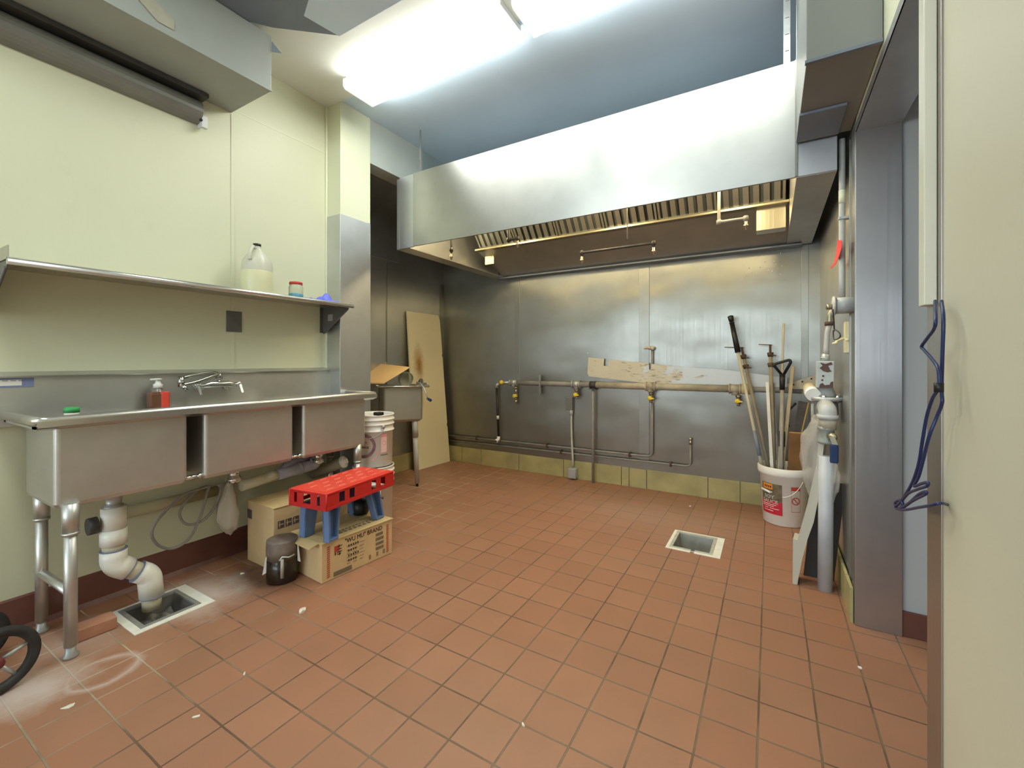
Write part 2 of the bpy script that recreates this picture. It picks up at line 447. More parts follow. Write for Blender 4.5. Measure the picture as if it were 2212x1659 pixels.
rr = k.n('ShaderNodeValToRGB'); e = rr.color_ramp.elements; e[0].position = 0.55; e[0].color = (0, 0, 0, 1); e[1].position = 1.0; e[1].color = (0, 0, 0, 1)
x_ = e.new(0.78); x_.color = (0.75, 0.75, 0.75, 1); x_ = e.new(0.70); x_.color = (0.3, 0.3, 0.3, 1)
k.l(k.math('ADD', k.math('MULTIPLY', dring, 0.78), k.math('MULTIPLY', k.math('SUBTRACT', ns, 0.5), 0.5)), rr.inputs[0])
res = k.math('MAXIMUM', k.math('MAXIMUM', res, res2), k.math('MAXIMUM', res3, rr.outputs[0]))
far, _ = blob(-0.75, 3.25, 0.95, 0.55, k.noise(vo, 4.5, 6, 0.75), 0.28)
dirt, _ = blob(-2.30, 1.28, 0.30, 0.22, ns, 1.3)
base = k.mix(dirt, base, (0.09, 0.045, 0.03))
base = k.mix(k.math('MULTIPLY', res, 0.95), base, (0.56, 0.46, 0.40))
base = k.mix(far, base, (0.50, 0.36, 0.27))
k.l(base, k.b.inputs['Base Color'])
rg = k.math('ADD', k.math('MULTIPLY', n2, 0.25), 0.30)
k.l(rg, k.b.inputs['Roughness'])
hb = k.math('SUBTRACT', k.math('MULTIPLY', n3, 0.15), isM)
k.l(k.bump(hb, 0.0012, 0.7), k.b.inputs['Normal'])

# ------------------------------------------------------------------ setting
ZC = 2.92
XL, XA, XR = -2.70, -3.25, 0.315
YB = 3.90
def grid_floor(x0, x1, y0, y1, holes, z=0.0):
    bm = new()
    xs = sorted({x0, x1, *[h[0] for h in holes], *[h[1] for h in holes]})
    ys = sorted({y0, y1, *[h[2] for h in holes], *[h[3] for h in holes]})
    vs = {}
    def gv(x, y):
        if (x, y) not in vs: vs[(x, y)] = bm.verts.new((x, y, z))
        return vs[(x, y)]
    for i in range(len(xs)-1):
        for j in range(len(ys)-1):
            mx, my = (xs[i]+xs[i+1])/2, (ys[j]+ys[j+1])/2
            if any(h[0] < mx < h[1] and h[2] < my < h[3] for h in holes): continue
            bm.faces.new((gv(xs[i], ys[j]), gv(xs[i+1], ys[j]), gv(xs[i+1], ys[j+1]), gv(xs[i], ys[j+1])))
    return bm
D1 = (-2.530, -2.236, 0.745, 1.045)
D2 = (-0.545, -0.245, 2.720, 3.040)
def inset(d, a): return (d[0]+a, d[1]-a, d[2]+a, d[3]-a)
struct('floor', grid_floor(-8.0, 6.0, -5.5, 4.1, [inset(D1, 0.02), inset(D2, 0.02)]), FLOOR)

# ceiling: blue grey sheet, with a white patch that paints in the glow beside the fixtures
cb = new(); box(cb, (-8, -5.5, ZC), (6, 4.1, ZC+0.1))
ceil = struct('ceiling', cb, CEIL_B)
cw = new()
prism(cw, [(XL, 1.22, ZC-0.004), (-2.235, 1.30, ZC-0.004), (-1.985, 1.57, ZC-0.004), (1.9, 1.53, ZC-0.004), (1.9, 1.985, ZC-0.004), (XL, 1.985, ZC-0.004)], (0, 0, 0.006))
struct('ceiling_glow_patch', cw, CEIL_GLOW, ceil)

# left wall (cream) with its seam strips
b = new(); box(b, (XL-0.12, -0.9, 0), (XL, 2.10, ZC)); wl = struct('wall_left', b, CREAM)
b = new(); box(b, (XL, 1.343, 0.14), (XL+0.004, 1.363, 2.56), 0.001); struct('seam_strip', b, CREAM, wl)
b = new(); box(b, (XL, 1.36, 2.585), (XL+0.0015, 1.975, 2.592)); struct('panel_joint', b, CREAM_PANEL, wl)
b = new(); box(b, (XL, 1.965, 0.14), (XL+0.010, 1.98, ZC), 0.002); struct('corner_bead', b, CREAM_PANEL, wl)
b = new()
prism(b, [(XL, -0.9, 0), (XL+0.022, -0.9, 0), (XL+0.010, -0.9, 0.02), (XL+0.008, -0.9, 0.135), (XL, -0.9, 0.142)], (0, 2.9, 0))
struct('baseboard_left', b, BASE_BR)
# pillar at the end of the sink wall, steel to 2.14 m
XP, Y1, Y2 = -2.556, 1.98, 2.235
b = new(); box(b, (XA-0.1, Y1, 0), (XP, Y2, ZC)); wp = struct('wall_pillar', b, CREAM_PANEL)
b = new(); box(b, (XL+0.001, Y1-0.006, 0.0), (XP+0.006, Y2+0.004, 2.139), 0.002); struct('steel_cladding', b, STEEL_CLAD, wp)
b = new(); box(b, (XP, Y2-0.022, 2.14), (XP+0.004, Y2+0.002, ZC), 0.001); struct('corner_bead', b, CREAM_PANEL, wp)
b = new(); box(b, (XA-0.1, -0.9, 0), (XL-0.12, Y1, ZC)); struct('wall_left_core', b, CREAM)
# beam over the alcove
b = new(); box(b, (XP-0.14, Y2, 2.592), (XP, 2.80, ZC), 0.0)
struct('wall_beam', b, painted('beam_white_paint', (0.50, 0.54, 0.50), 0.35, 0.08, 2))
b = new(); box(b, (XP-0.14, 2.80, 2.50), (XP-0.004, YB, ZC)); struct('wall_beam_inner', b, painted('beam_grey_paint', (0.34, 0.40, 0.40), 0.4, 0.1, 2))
# alcove walls, steel
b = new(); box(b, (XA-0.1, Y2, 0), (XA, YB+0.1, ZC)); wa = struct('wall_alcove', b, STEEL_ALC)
b = new(); box(b, (XA, Y2, 2.12), (XA+0.012, 3.2, ZC)); struct('upper_panel', b, STEEL_CLAD, wa)
for y in (3.05,):
    b = new(); box(b, (XA, y-0.006, 0.2), (XA+0.006, y+0.006, 2.1), 0.001); struct('seam_strip', b, STEEL_STRIP, wa)
b = new(); box(b, (XA, YB-0.05, 0.2), (XA+0.02, YB, 2.0), 0.002); struct('corner_strip', b, STEEL_STRIP, wa)
# back wall, steel
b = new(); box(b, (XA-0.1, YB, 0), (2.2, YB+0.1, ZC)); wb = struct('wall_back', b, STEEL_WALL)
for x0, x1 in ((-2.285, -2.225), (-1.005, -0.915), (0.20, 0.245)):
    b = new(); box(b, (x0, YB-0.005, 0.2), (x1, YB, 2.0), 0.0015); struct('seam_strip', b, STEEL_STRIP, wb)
# yellow base tiles with staggered joints
jx = [XA+0.012, -2.96, -2.70, -2.23, -1.73, -1.16, -1.09, -0.935, -0.44, -0.205, 0.31]
b = new()
for i in range(len(jx)-1):
    box(b, (jx[i]+0.0025, YB-0.014, 0.0), (jx[i+1]-0.0025, YB-0.001, 0.168+random.uniform(-0.002, 0.002)), 0.0015)
struct('baseboard_back', b, TILE_Y)
b = new(); ys = [Y2+0.01, 2.55, 3.0, 3.45, 3.88]
for i in range(len(ys)-1): box(b, (XA+0.001, ys[i]+0.0025, 0), (XA+0.014, ys[i+1]-0.0025, 0.168), 0.0015)
struct('baseboard_alcove', b, TILE_Y)
# right wall: far stretch with steel cladding, doorway, near stretch
XW = 0.46
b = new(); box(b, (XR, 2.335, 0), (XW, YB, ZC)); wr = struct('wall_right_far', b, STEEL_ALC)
b = new(); box(b, (XR-0.004, 2.326, 0.0), (XW+0.004, 2.337, 2.10), 0.002); struct('steel_cladding', b, STEEL_POST, wr)
b = new(); box(b, (XR-0.006, 2.33, 0.0), (XR, 2.40, 2.12), 0.001); box(b, (XR-0.008, 2.455, 0.0), (XR, 2.465, 2.12), 0.001)
struct('corner_guard', b, STEEL_STRIP, wr)
b = new(); ys = [2.34, 2.48, 2.60, 2.9, 3.2, 3.55, 3.88]
for i in range(len(ys)-1): box(b, (XR-0.020, ys[i]+0.003, 0), (XR-0.008, ys[i+1]-0.003, 0.15), 0.0015)
struct('baseboard_right', b, TILE_Y)
b = new(); box(b, (XR, 1.20, 2.10), (XW, 2.335, ZC)); wh = struct('wall_header', b, CREAM_PANEL)
b = new(); box(b, (XR-0.003, 1.20, 2.094), (XW+0.003, 2.335, 2.10)); box(b, (XR-0.004, 1.20, 2.094), (XR, 2.335, 2.125))
struct('steel_soffit', b, STEEL_CLAD, wh)
b = new(); box(b, (XR, -5.5, 0), (XW, 1.262, ZC)); wn = struct('wall_right_near', b, CREAM2)
b = new(); box(b, (XR-0.004, 1.262-0.012, 0), (XW+0.002, 1.345, ZC), 0.001); struct('trim_1', b, steel('door_jamb_steel', (0.40, 0.37, 0.33), 0.35, (90, 90, 1)))
# room beyond the doorway
b = new(); box(b, (XW+0.001, 2.345, 0), (2.2, 2.45, ZC)); struct('wall_side_room', b, painted('side_room_wall', (0.50, 0.52, 0.50), 0.5, 0.04, 1))
b = new(); box(b, (XW+0.001, 2.333, 0), (2.2, 2.345, 0.102), 0.002); struct('baseboard_side', b, BASE_BR)
b = new(); box(b, (2.2, -5.5, 0), (2.3, 2.45, ZC)); struct('wall_side_room_end', b, CREAM2)
# far side of the dining room behind the viewer, with windows
b = new(); box(b, (-8, -5.6, 0), (6, -5.5, 0.85)); box(b, (-8, -5.6, 2.35), (6, -5.5, ZC)); struct('wall_front', b, CREAM2)
for i in range(4):
    x0 = -8+i*2.1
    b = new(); box(b, (x0+0.05, -5.56, 2.02), (x0+2.05, -5.54, 2.33)); wi = struct('window_%d' % (i+1), b, PANE)
    b = new(); box(b, (x0+0.05, -5.56, 0.87), (x0+2.05, -5.54, 2.01)); struct('lower_pane', b, PANE_LOW, wi)
    b = new()
    for (a, c_, d_, e_) in ((x0, x0+0.06, 0.85, 2.35), (x0+2.04, x0+2.10, 0.85, 2.35), (x0, x0+2.1, 0.85, 0.90), (x0, x0+2.1, 2.30, 2.35), (x0, x0+2.1, 2.0, 2.03)):
        box(b, (a, -5.58, d_), (c_, -5.50, e_), 0.004)
    struct('window_frame', b, FIX_W, wi)
b = new(); box(b, (-8.1, -5.5, 0), (-8, 4.1, ZC)); struct('wall_dining', b, CREAM2)


# ------------------------------------------------------------------ light fixtures
def fixture(x0, x1, label):
    yc, hw = 1.925, 0.122
    t = thing('ceiling_light', label, 'ceiling light', ((x0+x1)/2, yc, ZC), group='wraparound ceiling lights over the floor')
    b = new(); box(b, (x0, yc-0.105, ZC-0.035), (x1, yc+0.105, ZC-0.002), 0.003); part('housing', b, FIX_W, t)
    b = new()
    pr = [(-hw, ZC-0.034), (-hw, ZC-0.078), (-hw+0.016, ZC-0.092), (hw-0.016, ZC-0.092), (hw, ZC-0.078), (hw, ZC-0.034)]
    prism(b, [(x0+0.012, yc+a, z) for a, z in pr], (x1-x0-0.024, 0, 0)); part('diffuser', b, LENS, t)
    for x in (x0, x1-0.012):
        b = new(); prism(b, [(x, yc+a*1.02, z-(0.001 if z < ZC-0.07 else 0)) for a, z in pr], (0.012, 0, 0)); part('end_cap', b, CAPM, t)
    return t
fixture(-2.30, -1.15, 'white wraparound fluorescent fixture over the floor, the one nearer the cream pillar')
fixture(-1.075, 0.13, 'white wraparound fluorescent fixture cut by the top edge, farther from the pillar')

# ------------------------------------------------------------------ exhaust hood over the back wall
HY, HZ0, HZ1 = 2.45, 1.992, 2.545
hx0, hx1 = -2.50, 0.262
t = thing('exhaust_hood', 'long stainless canopy exhaust hood with baffle filters along the steel back wall', 'range hood', (-1.1, 3.2, 2.0))
b = new()
box(b, (-2.33, HY, HZ0), (0.105, HY+0.012, HZ1), 0.001)
part('front_panel', b, STEEL_HOOD, t)
b = new(); box(b, (-2.475, HY+0.002, HZ0-0.004), (-2.33, HY+0.014, HZ1-0.008), 0.002); part('corner_panel', b, STEEL_CLAD, t, 'darker steel corner panel of the hood')
b = new(); box(b, (0.105, HY+0.002, HZ0+0.002), (XR-0.052, HY+0.012, HZ1), 0.001); part('closure_panel', b, STEEL_CLAD, t, 'dull steel closure panel next to the wall')
b = new(); box(b, (0.100, HY-0.006, HZ0+0.002), (0.112, HY, HZ1), 0.001); part('seam_strip', b, STEEL_STRIP, t)
b = new(); box(b, (-2.475, HY+0.01, HZ1-0.012), (XR-0.05, YB-0.02, HZ1)); part('top_panel', b, STEEL_HOODIN, t)
b = new(); box(b, (hx0, HY+0.003, HZ0-0.004), (hx0+0.025, YB-0.02, HZ1-0.012), 0.001); part('end_panel', b, STEEL_CLAD, t)
b = new(); prism(b, [(-2.475, HY+0.005, HZ0-0.004), (-2.475, YB-0.03, HZ0-0.004), (-2.475, YB-0.03, HZ0+0.006), (-2.475, HY+0.005, HZ0+0.006)], (0.10, 0, 0)); part('bottom_lip', b, STEEL_HOODIN, t)
b = new(); prism(b, [(0.115, HY+0.012, HZ0), (0.115, YB-0.03, HZ0), (0.115, YB-0.03, HZ0+0.012), (0.115, HY+0.012, HZ0+0.012)], (XR-0.115-0.052, 0, 0)); part('bottom_lip', b, STEEL_CLAD, t)
b = new(); box(b, (0.107, HY+0.012, HZ0), (0.115, YB-0.03, HZ1-0.02), 0.001); part('end_panel', b, STEEL_HOODIN, t)
# rear plenum panel under the filters and a lip coloured dark for the shade line at the wall
GY, GZ = 3.36, 2.155
b = new(); prism(b, [(-2.375, GY, GZ), (-2.375, YB-0.06, HZ0-0.005), (-2.375, YB-0.03, HZ0), (-2.375, YB-0.03, HZ1-0.02), (-2.375, GY+0.01, GZ+0.02)], (2.48, 0, 0)); part('plenum_panel', b, STEEL_HOODIN, t)
b = new(); box(b, (-2.42, YB-0.10, HZ0-0.018), (0.20, YB-0.002, HZ0-0.004), 0.002); part('rear_shade_lip', b, DUCT_D, t)
b = new(); box(b, (-2.375, GY-0.05, GZ-0.006), (0.105, GY+0.004, GZ+0.012), 0.003); part('grease_gutter', b, BRONZE, t)
# eight baffle filters, each its own part with slats in one mesh
fx0, fx1, nf = -2.33, 0.09, 6
fw_ = (fx1-fx0)/nf
ux = V(1, 0, 0); uy = V(0, -0.62, 0.78).normalized()
FM = steel('filter_steel', (0.40, 0.42, 0.38), 0.35, (60, 60, 60))
FD = mat('filter_slot', (0.045, 0.055, 0.06), 0.5)
for i in range(nf):
    M = frame((fx0+i*fw_, GY-0.03, GZ+0.005), ux, uy)
    b = new(); L = 0.46
    box(b, (0.004, 0, -0.03), (fw_-0.004, L, -0.024), M=M)
    fr = part('filter', b, FD, t)
    b = new()
    box(b, (0.004, 0, -0.028), (0.02, L, 0), 0.002, M); box(b, (fw_-0.02, 0, -0.028), (fw_-0.004, L, 0), 0.002, M)
    box(b, (0.004, 0, -0.028), (fw_-0.004, 0.018, 0), 0.002, M); box(b, (0.004, L-0.018, -0.028), (fw_-0.004, L, 0), 0.002, M)
    ns_ = 6
    for j in range(ns_):
        x = 0.035+j*(fw_-0.07)/(ns_-0.45)
        box(b, (x, 0.01, -0.014), (x+0.036, L-0.01, -0.006), 0.002, M)
    part('baffle_slats', b, FM, fr)
# removable access plates and gutter cup
b = new(); p = at(1, GY+0.1, 1058, 558)
box(b, (p.x-0.05, GY+0.09, 2.045), (p.x+0.05, GY+0.11, 2.185), 0.003); part('grease_cup', b, steel('cup_steel', (0.80, 0.74, 0.52), 0.25), t, 'bright square grease cup at the left end')
p = at(1, GY+0.04, 1665, 470)
b = new(); box(b, (p.x-0.085, GY+0.00, p.z-0.09), (p.x+0.085, GY+0.10, p.z+0.09), 0.004); part('grease_cup', b, steel('cup_steel_2', (0.66, 0.62, 0.50), 0.25), t, 'square steel grease cup at the right end')
# warm lamps up behind the front skirt
for x in (-2.12, -1.15, -0.25):
    b = new(); lathe(b, [(0.0, 0.05), (0.035, 0.045), (0.045, 0.0), (0.04, -0.05), (0.02, -0.085), (0.0, -0.09)], (x, 2.78, HZ1-0.10), 20)
    lp = part('lamp_globe', b, WARM_LENS, t)
    b = new(); lathe(b, [(0.0, 0.0), (0.055, 0.0), (0.055, -0.035), (0.0, -0.035)], (x, 2.78, HZ1-0.015), 20); part('lamp_base', b, GALV, t)
    d = bpy.data.lights.new('hood_lamp', 'POINT'); d.energy = HOOD_LAMP; d.color = (1.0, 0.80, 0.46); d.shadow_soft_size = 0.05
    o = bpy.data.objects.new('hood_lamp_light', d); C.objects.link(o); o.location = (x, 2.80, HZ1-0.24)
# fire suppression pipes with nozzles hanging in the hood
def nozzle(b, p, h=0.05):
    lathe(b, [(0, 0), (0.008, 0), (0.011, -0.006), (0.011, -0.02), (0.014, -0.022), (0.014, -0.034), (0.009, -0.036), (0.008, -h), (0, -h)], p, 14)
def supp(name_label, pts, noz, r=0.009, m=DKIRON):
    tt = thing('suppression_pipe', name_label, 'pipe', pts[0], group=None)
    b = new(); tube(b, round_corners(pts, 0.022), r, 12)
    for q in pts[1:-1]: lathe(b, [(0, -.016), (.0145, -.014), (.016, 0), (.0145, .014), (0, .016)], q, 12)
    part('pipe', b, m, tt)
    for q in noz:
        b = new(); nozzle(b, q); part('nozzle', b, NICKEL, tt)
Y_ = 2.95
a = at(1, Y_, 1257, 556); c_ = at(1, Y_, 1412, 526); a2 = V(a.x, Y_, (a.z+c_.z)/2); c2 = V(c_.x, Y_, a2.z)
supp('dark horizontal drop pipe with a nozzle at each end under the middle of the hood', [a2+V(0, 0, -.01), a2+V(0, 0, 0.018), c2+V(0, 0, 0.018), c2+V(0, 0, -.01)], [a2+V(0, 0, -.008), c2+V(0, 0, -.008)])
p1_ = at(1, Y_, 1553, 410); p2_ = at(1, Y_, 1553, 478); p3_ = at(1, Y_, 1611, 474)
z_ = (p2_.z+p3_.z)/2
supp('dark bent drop pipe with one nozzle near the right end of the hood', [V(p1_.x, Y_, HZ1-.03), V(p1_.x, Y_, z_), V(p3_.x, Y_, z_), V(p3_.x, Y_, z_-.02)], [V(p3_.x, Y_, z_-.015)], 0.010, PIPE_GREY)
p2_ = at(1, 2.75, 1099, 518); p3_ = at(1, 2.75, 1118, 523)
supp('short dark bent drop pipe with one nozzle left of the hood filters', [V(p2_.x, 2.75, HZ1-.03), V(p2_.x, 2.75, p2_.z), V(p3_.x, 2.75, p2_.z), V(p3_.x, 2.75, p2_.z-.02)], [V(p3_.x, 2.75, p2_.z-.015)], 0.010)
p2_ = at(1, 2.75, 975, 548)
supp('short dark drop pipe with one nozzle in the left corner of the hood', [V(p2_.x, 2.75, HZ1-.03), V(p2_.x, 2.75, p2_.z+.03), V(p2_.x, 2.75, p2_.z)], [V(p2_.x, 2.75, p2_.z+.004)], 0.009)
p2_ = at(1, Y_, 1355, 516)
b = new(); tube(b, [V(p2_.x, Y_, HZ1-.012), V(p2_.x, Y_, p2_.z)], 0.0035, 8)
single('hanger_rod', b, GALV, 'thin straight steel rod hanging in the middle of the hood', 'rod', V(p2_.x, Y_, HZ1-.012))
# rods that carry the hood from the ceiling
p2_ = at(1, HY+0.10, 908, 330)
b = new(); tube(b, [V(p2_.x, HY+0.10, ZC), V(p2_.x, HY+0.10, HZ1)], 0.006, 8)
single('hanger_rod', b, PIPE_GREY, 'thin hanger rod from the ceiling to the left end of the hood top', 'rod', V(p2_.x, HY+0.10, ZC))
b = new(); box(b, (0.055, HY+0.03, HZ1), (0.085, HY+0.06, ZC), 0.002)
for z in (2.62, 2.70, 2.78, 2.86): box(b, (0.062, HY+0.026, z), (0.078, HY+0.031, z+0.006))
single('hanger_rod', b, GALV, 'slotted steel hanger from the ceiling to the right end of the hood top', 'rod', (0.07, HY+0.045, ZC))

# exhaust box at the right, in front of the hood
a = at(1, HY, 1722, 307); BZ = a.z
q = at(2, BZ, 1742, 133); q2 = at(2, BZ, 1896, 90); r_ = at(1, HY, 1840, 287)
t = thing('duct_box', 'grey sheet metal duct box hanging in front of the hood at the right wall', 'duct', (0.2, 2.2, BZ))
yq = (q.y+q2.y)/2
b = new(); box(b, (q.x, yq, BZ), (XR-0.002, HY-0.002, ZC), 0.002); part('box_body', b, painted('duct_box_metal', (0.26, 0.27, 0.25), 0.4, 0.08, 1.5, 0.001, 5), t)
b = new(); box(b, (q.x-0.004, yq-0.004, BZ-0.006), (XR-0.002, yq+0.012, BZ+0.004)); part('bottom_flange', b, DUCT_D, t)
b = new(); box(b, (q.x-0.003, HY-0.28, BZ-0.012), (XR-0.05, HY-0.02, BZ-0.001), 0.001); part('bottom_plate', b, DUCT_D, t)
b = new(); box(b, (0.106, HY+0.001, HZ1+0.001), (XR-0.002, HY+0.012, ZC-0.001), 0.001); part('closure_sheet', b, STEEL_CLAD, t)

# ------------------------------------------------------------------ overhead box and trough on the sink wall
t = thing('overhead_duct', 'long grey sheet metal duct box high on the wall over the sink', 'duct', (-2.5, 0.4, 2.566))
b = new(); box(b, (XL+0.001, -0.8, 2.566), (-2.299, 1.348, 2.86), 0.003)
part('duct_body', b, DUCT, t)
b = new(); box(b, (-2.302, -0.8, 2.563), (-2.294, 1.35, 2.575)); part('edge_flange', b, DUCT, t)
b = new(); prism(b, [(-2.297, 1.348, 2.83), (-2.297, 1.40, 2.80), (-2.297, 1.348, 2.775)], (0.003, 0, 0)); part('corner_tab', b, DUCT_D, t)
b = new(); prism(b, [(-2.2965, 0.775, 2.65), (-2.2965, 0.80, 2.70), (-2.2965, 0.905, 2.645), (-2.2965, 0.905, 2.60), (-2.2965, 0.845, 2.60)], (0.002, 0, 0)); part('torn_tape', b, painted('torn_paper_tape', (0.44, 0.43, 0.34), 0.6, 0.1, 20), t, 'torn piece of pale tape')
# cross duct above, dark
t = thing('cross_duct', 'dark blue grey duct crossing the ceiling above the overhead duct box', 'duct', (-1.9, 0.6, 2.86))
b = new()
prism(b, [(-2.69, -0.8, 2.862), (-2.69, 1.20, 2.862), (-2.30, 1.235, 2.862), (-2.235, 1.318, 2.862), (-1.985, 1.53, 2.862), (-1.66, 1.53, 2.862), (-1.0, 1.53, 2.862), (-1.0, -0.8, 2.862)], (0, 0, 0.055))
part('duct_body', b, DUCT_D, t)
b = new(); prism(b, [(-1.985, 1.53, 2.858), (-1.0, 1.53, 2.858), (-1.0, 0.9, 2.858), (-2.02, 1.35, 2.858)], (0, 0, 0.004)); part('patch_sheet', b, CEIL_B, t, 'bluer sheet of the cross duct')
t = thing('metal_trough', 'long grey rounded metal trough fixed to the wall under the overhead duct', 'trough', (-2.66, 0.3, 2.47))
b = new(); pr = []
for i in range(13):
    a_ = -PI/2+PI*i/12; pr.append((XL+0.002+0.075*math.cos(a_), -0.8, 2.475+0.062*math.sin(a_)))
prism(b, pr, (0, 1.97, 0)); part('trough_body', b, painted('trough_metal', (0.22, 0.22, 0.20), 0.35, 0.15, 3, 0.001, 6), t)
b = new(); box(b, (XL+0.001, -0.8, 2.54), (XL+0.09, 1.19, 2.562), 0.003); part('shade_rail', b, painted('groove_shade', (0.06, 0.06, 0.055), 0.5, 0.2, 6), t)  # near-black rail paints in the shadow groove below the duct
b = new(); box(b, (XL+0.001, 1.172, 2.395), (XL+0.05, 1.182, 2.45), 0.002); box(b, (XL+0.03, 1.17, 2.39), (XL+0.055, 1.20, 2.455), 0.002); part('end_bracket', b, FIX_W, t)
b = new(); lathe(b, [(0, .006), (.008, .005), (.008, -.005), (0, -.006)], (XL+0.05, 1.168, 2.425), 10, M=Matrix.Rotation(PI/2, 4, 'X')); part('screw', b, BLACK, t)

# ------------------------------------------------------------------ three compartment sink
SXF, SZB, SZT, RZ = -2.29, 0.564, 0.872, 0.905
t = thing('three_compartment_sink', 'long stainless three compartment sink under the shelf on the left wall', 'sink', (-2.47, 1.2, 0))
SB = [(0.525, 0.957), (1.022, 1.468), (1.526, 1.972)]
for (y0, y1) in SB:
    b = new(); x0, x1 = -2.655, SXF; th = 0.004; bv = 0.018
    # outer shell with rounded corners, open at the top
    def rr_(x0, x1, y0, y1, r, z):
        out = []
        for cx_, cy_, a0 in ((x1-r, y1-r, 0), (x0+r, y1-r, 90), (x0+r, y0+r, 180), (x1-r, y0+r, 270)):
            for k_ in range(6):
                a_ = R(a0+k_*18); out.append(V(cx_+r*math.cos(a_), cy_+r*math.sin(a_), z))
        return out
    bb = bmesh.new()
    rings = [rr_(x0, x1, y0, y1, bv, SZT+0.012), rr_(x0, x1, y0, y1, bv, SZB+0.02), rr_(x0+.006, x1-.006, y0+.006, y1-.006, bv, SZB+0.005), rr_(x0+.02, x1-.02, y0+.02, y1-.02, bv, SZB)]
    inner = [rr_(x0+.03, x1-.03, y0+.03, y1-.03, bv, SZB+0.006), rr_(x0+th, x1-th, y0+th, y1-th, bv, SZB+0.03), rr_(x0+th, x1-th, y0+th, y1-th, bv, SZT+0.012)]
    vr = [[bb.verts.new(q) for q in r] for r in rings+inner]
    n_ = len(vr[0])
    for i in range(len(vr)-1):
        if i == 3: continue
        for k_ in range(n_): f = bb.faces.new((vr[i][k_], vr[i][(k_+1) % n_], vr[i+1][(k_+1) % n_], vr[i+1][k_])); f.smooth = False
    bb.faces.new(vr[3]); bb.faces.new(vr[4][::-1])
    bmesh.ops.recalc_face_normals(bb, faces=bb.faces[:])
    merge(b, bb); bs = part('basin', b, STEEL_SINK, t)
    b = new(); lathe(b, [(0, 0), (0.045, 0), (0.05, 0.004), (0.03, 0.006), (0, 0.002)], ((x0+x1)/2, (y0+y1)/2, SZB+0.007), 20); part('drain_cup', b, CHROME, bs)
# deck between basins and rolled rim
b = new()
for (y0, y1) in ((0.47, 0.530), (0.952, 1.027), (1.463, 1.531), (1.967, 2.02)): box(b, (-2.67, y0, SZT+0.004), (-2.262, y1, SZT+0.012))
box(b, (-2.675, 0.47, SZT+0.004), (-2.645, 2.02, SZT+0.012)); box(b, (SXF-0.006, 0.47, SZT+0.004), (-2.262, 2.02, SZT+0.012))
part('deck', b, STEEL_SINK, t)
b = new()
tube(b, round_corners([(-2.69, 0.462, RZ), (-2.262, 0.475, RZ), (-2.262, 2.028, RZ), (-2.685, 2.028, RZ)], 0.03, 6), 0.0165, 14)
prism(b, [(-2.262, 0.475, RZ-0.002), (-2.246, 0.475, RZ-0.002), (-2.247, 0.475, RZ-0.022), (-2.285, 0.475, SZT-0.004), (-2.29, 0.475, SZT+0.01), (-2.270, 0.475, SZT+0.013)], (0, 1.553, 0))
part('rolled_rim', b, STEEL_RIM, t)
b = new(); box(b, (XL+0.002, 0.30, SZT-0.02), (XL+0.018, 2.0, 1.058), 0.002)
prism(b, [(XL+0.001, 0.30, 1.056), (XL+0.036, 0.30, 1.056), (XL+0.038, 0.30, 1.061), (XL+0.008, 0.30, 1.078), (XL+0.001, 0.30, 1.078)], (0, 1.70, 0))
prism(b, [(XL+0.018, 1.972, SZT+0.01), (XL+0.018, 1.972, 1.054), (XL+0.045, 1.972, 1.04), (XL+0.05, 1.972, SZT+0.01)], (0, 0.004, 0))
part('backsplash', b, STEEL_SINK, t)
b = new(); M = frame((XL+0.0195, 0.40, 1.052), (0, 1, 0), (0, 0, 1))
box(b, (0, -0.038, 0), (0.155, 0, 0.001), M=M); lb = part('care_label', b, INK_NAVY if False else BLUE_INK, t, 'white and blue sticker')
b = new(); box(b, (0.0, -0.031, 0.001), (0.12, -0.007, 0.0016), M=M); part('label_strip', b, LABEL_WHITE, lb)
b = new()
for i in range(4): box(b, (0.045+i*0.022, -0.012, 0.0016), (0.06+i*0.022, -0.0095, 0.002), M=M)
part('label_print', b, INK_GREY, lb)
for (x, y) in ((-2.283, 0.568), (-2.60, 0.560), (-2.60, 1.93), (-2.315, 1.925)):
    b = new(); tube(b, [(x, y, 0.045), (x, y, 0.50)], 0.020, 16); lg = part('leg', b, STEEL_SINK, t)
    b = new(); tube(b, [(x, y, 0.47), (x, y, SZB+0.02)], 0.0255, 16); tube(b, [(x, y, 0.465), (x, y, 0.475)], 0.0265, 16); part('leg_socket', b, STEEL_SINK, lg)
    b = new(); lathe(b, [(0, 0), (.022, 0), (.024, .01), (.016, .02), (.016, .05), (0, .05)], (x, y, 0), 16); part('foot', b, GALV, lg)
b = new(); tube(b, [(-2.60, 0.560, 0.245), (-2.283, 0.568, 0.245)], 0.016, 12); part('cross_brace', b, STEEL_SINK, t)
for y0, y1 in ((0.957, 1.022), (1.468, 1.526)):
    b = new(); tube(b, [(SXF-0.03, y0-.004, SZB+0.018), (SXF-0.03, y1+.004, SZB+0.018)], 0.009, 12); tube(b, [(SXF-0.03, y1-0.012, SZB+0.018), (SXF-0.03, y1+0.004, SZB+0.018)], 0.013, 12); part('spacer_rod', b, CHROME, t)
for y0, y1 in ((0.957, 1.022), (1.468, 1.526)):
    b = new(); box(b, (-2.64, y0+0.001, SZB+0.0), (-2.56, y1-0.001, SZT)); part('rear_web', b, DARK, t)
for (y0, y1) in SB:
    b = new(); yc = (y0+y1)/2; xd = -2.44 if y0 < 1 else -2.47
    lathe(b, [(0, 0), (.055, 0), (.055, -.012), (.03, -.02), (.026, -.06), (.034, -.062), (.034, -.085), (.02, -.09), (0, -.09)], (xd, yc, SZB), 20); part('drain_tailpiece', b, GALV if y0 < 1 else CHROME, t)

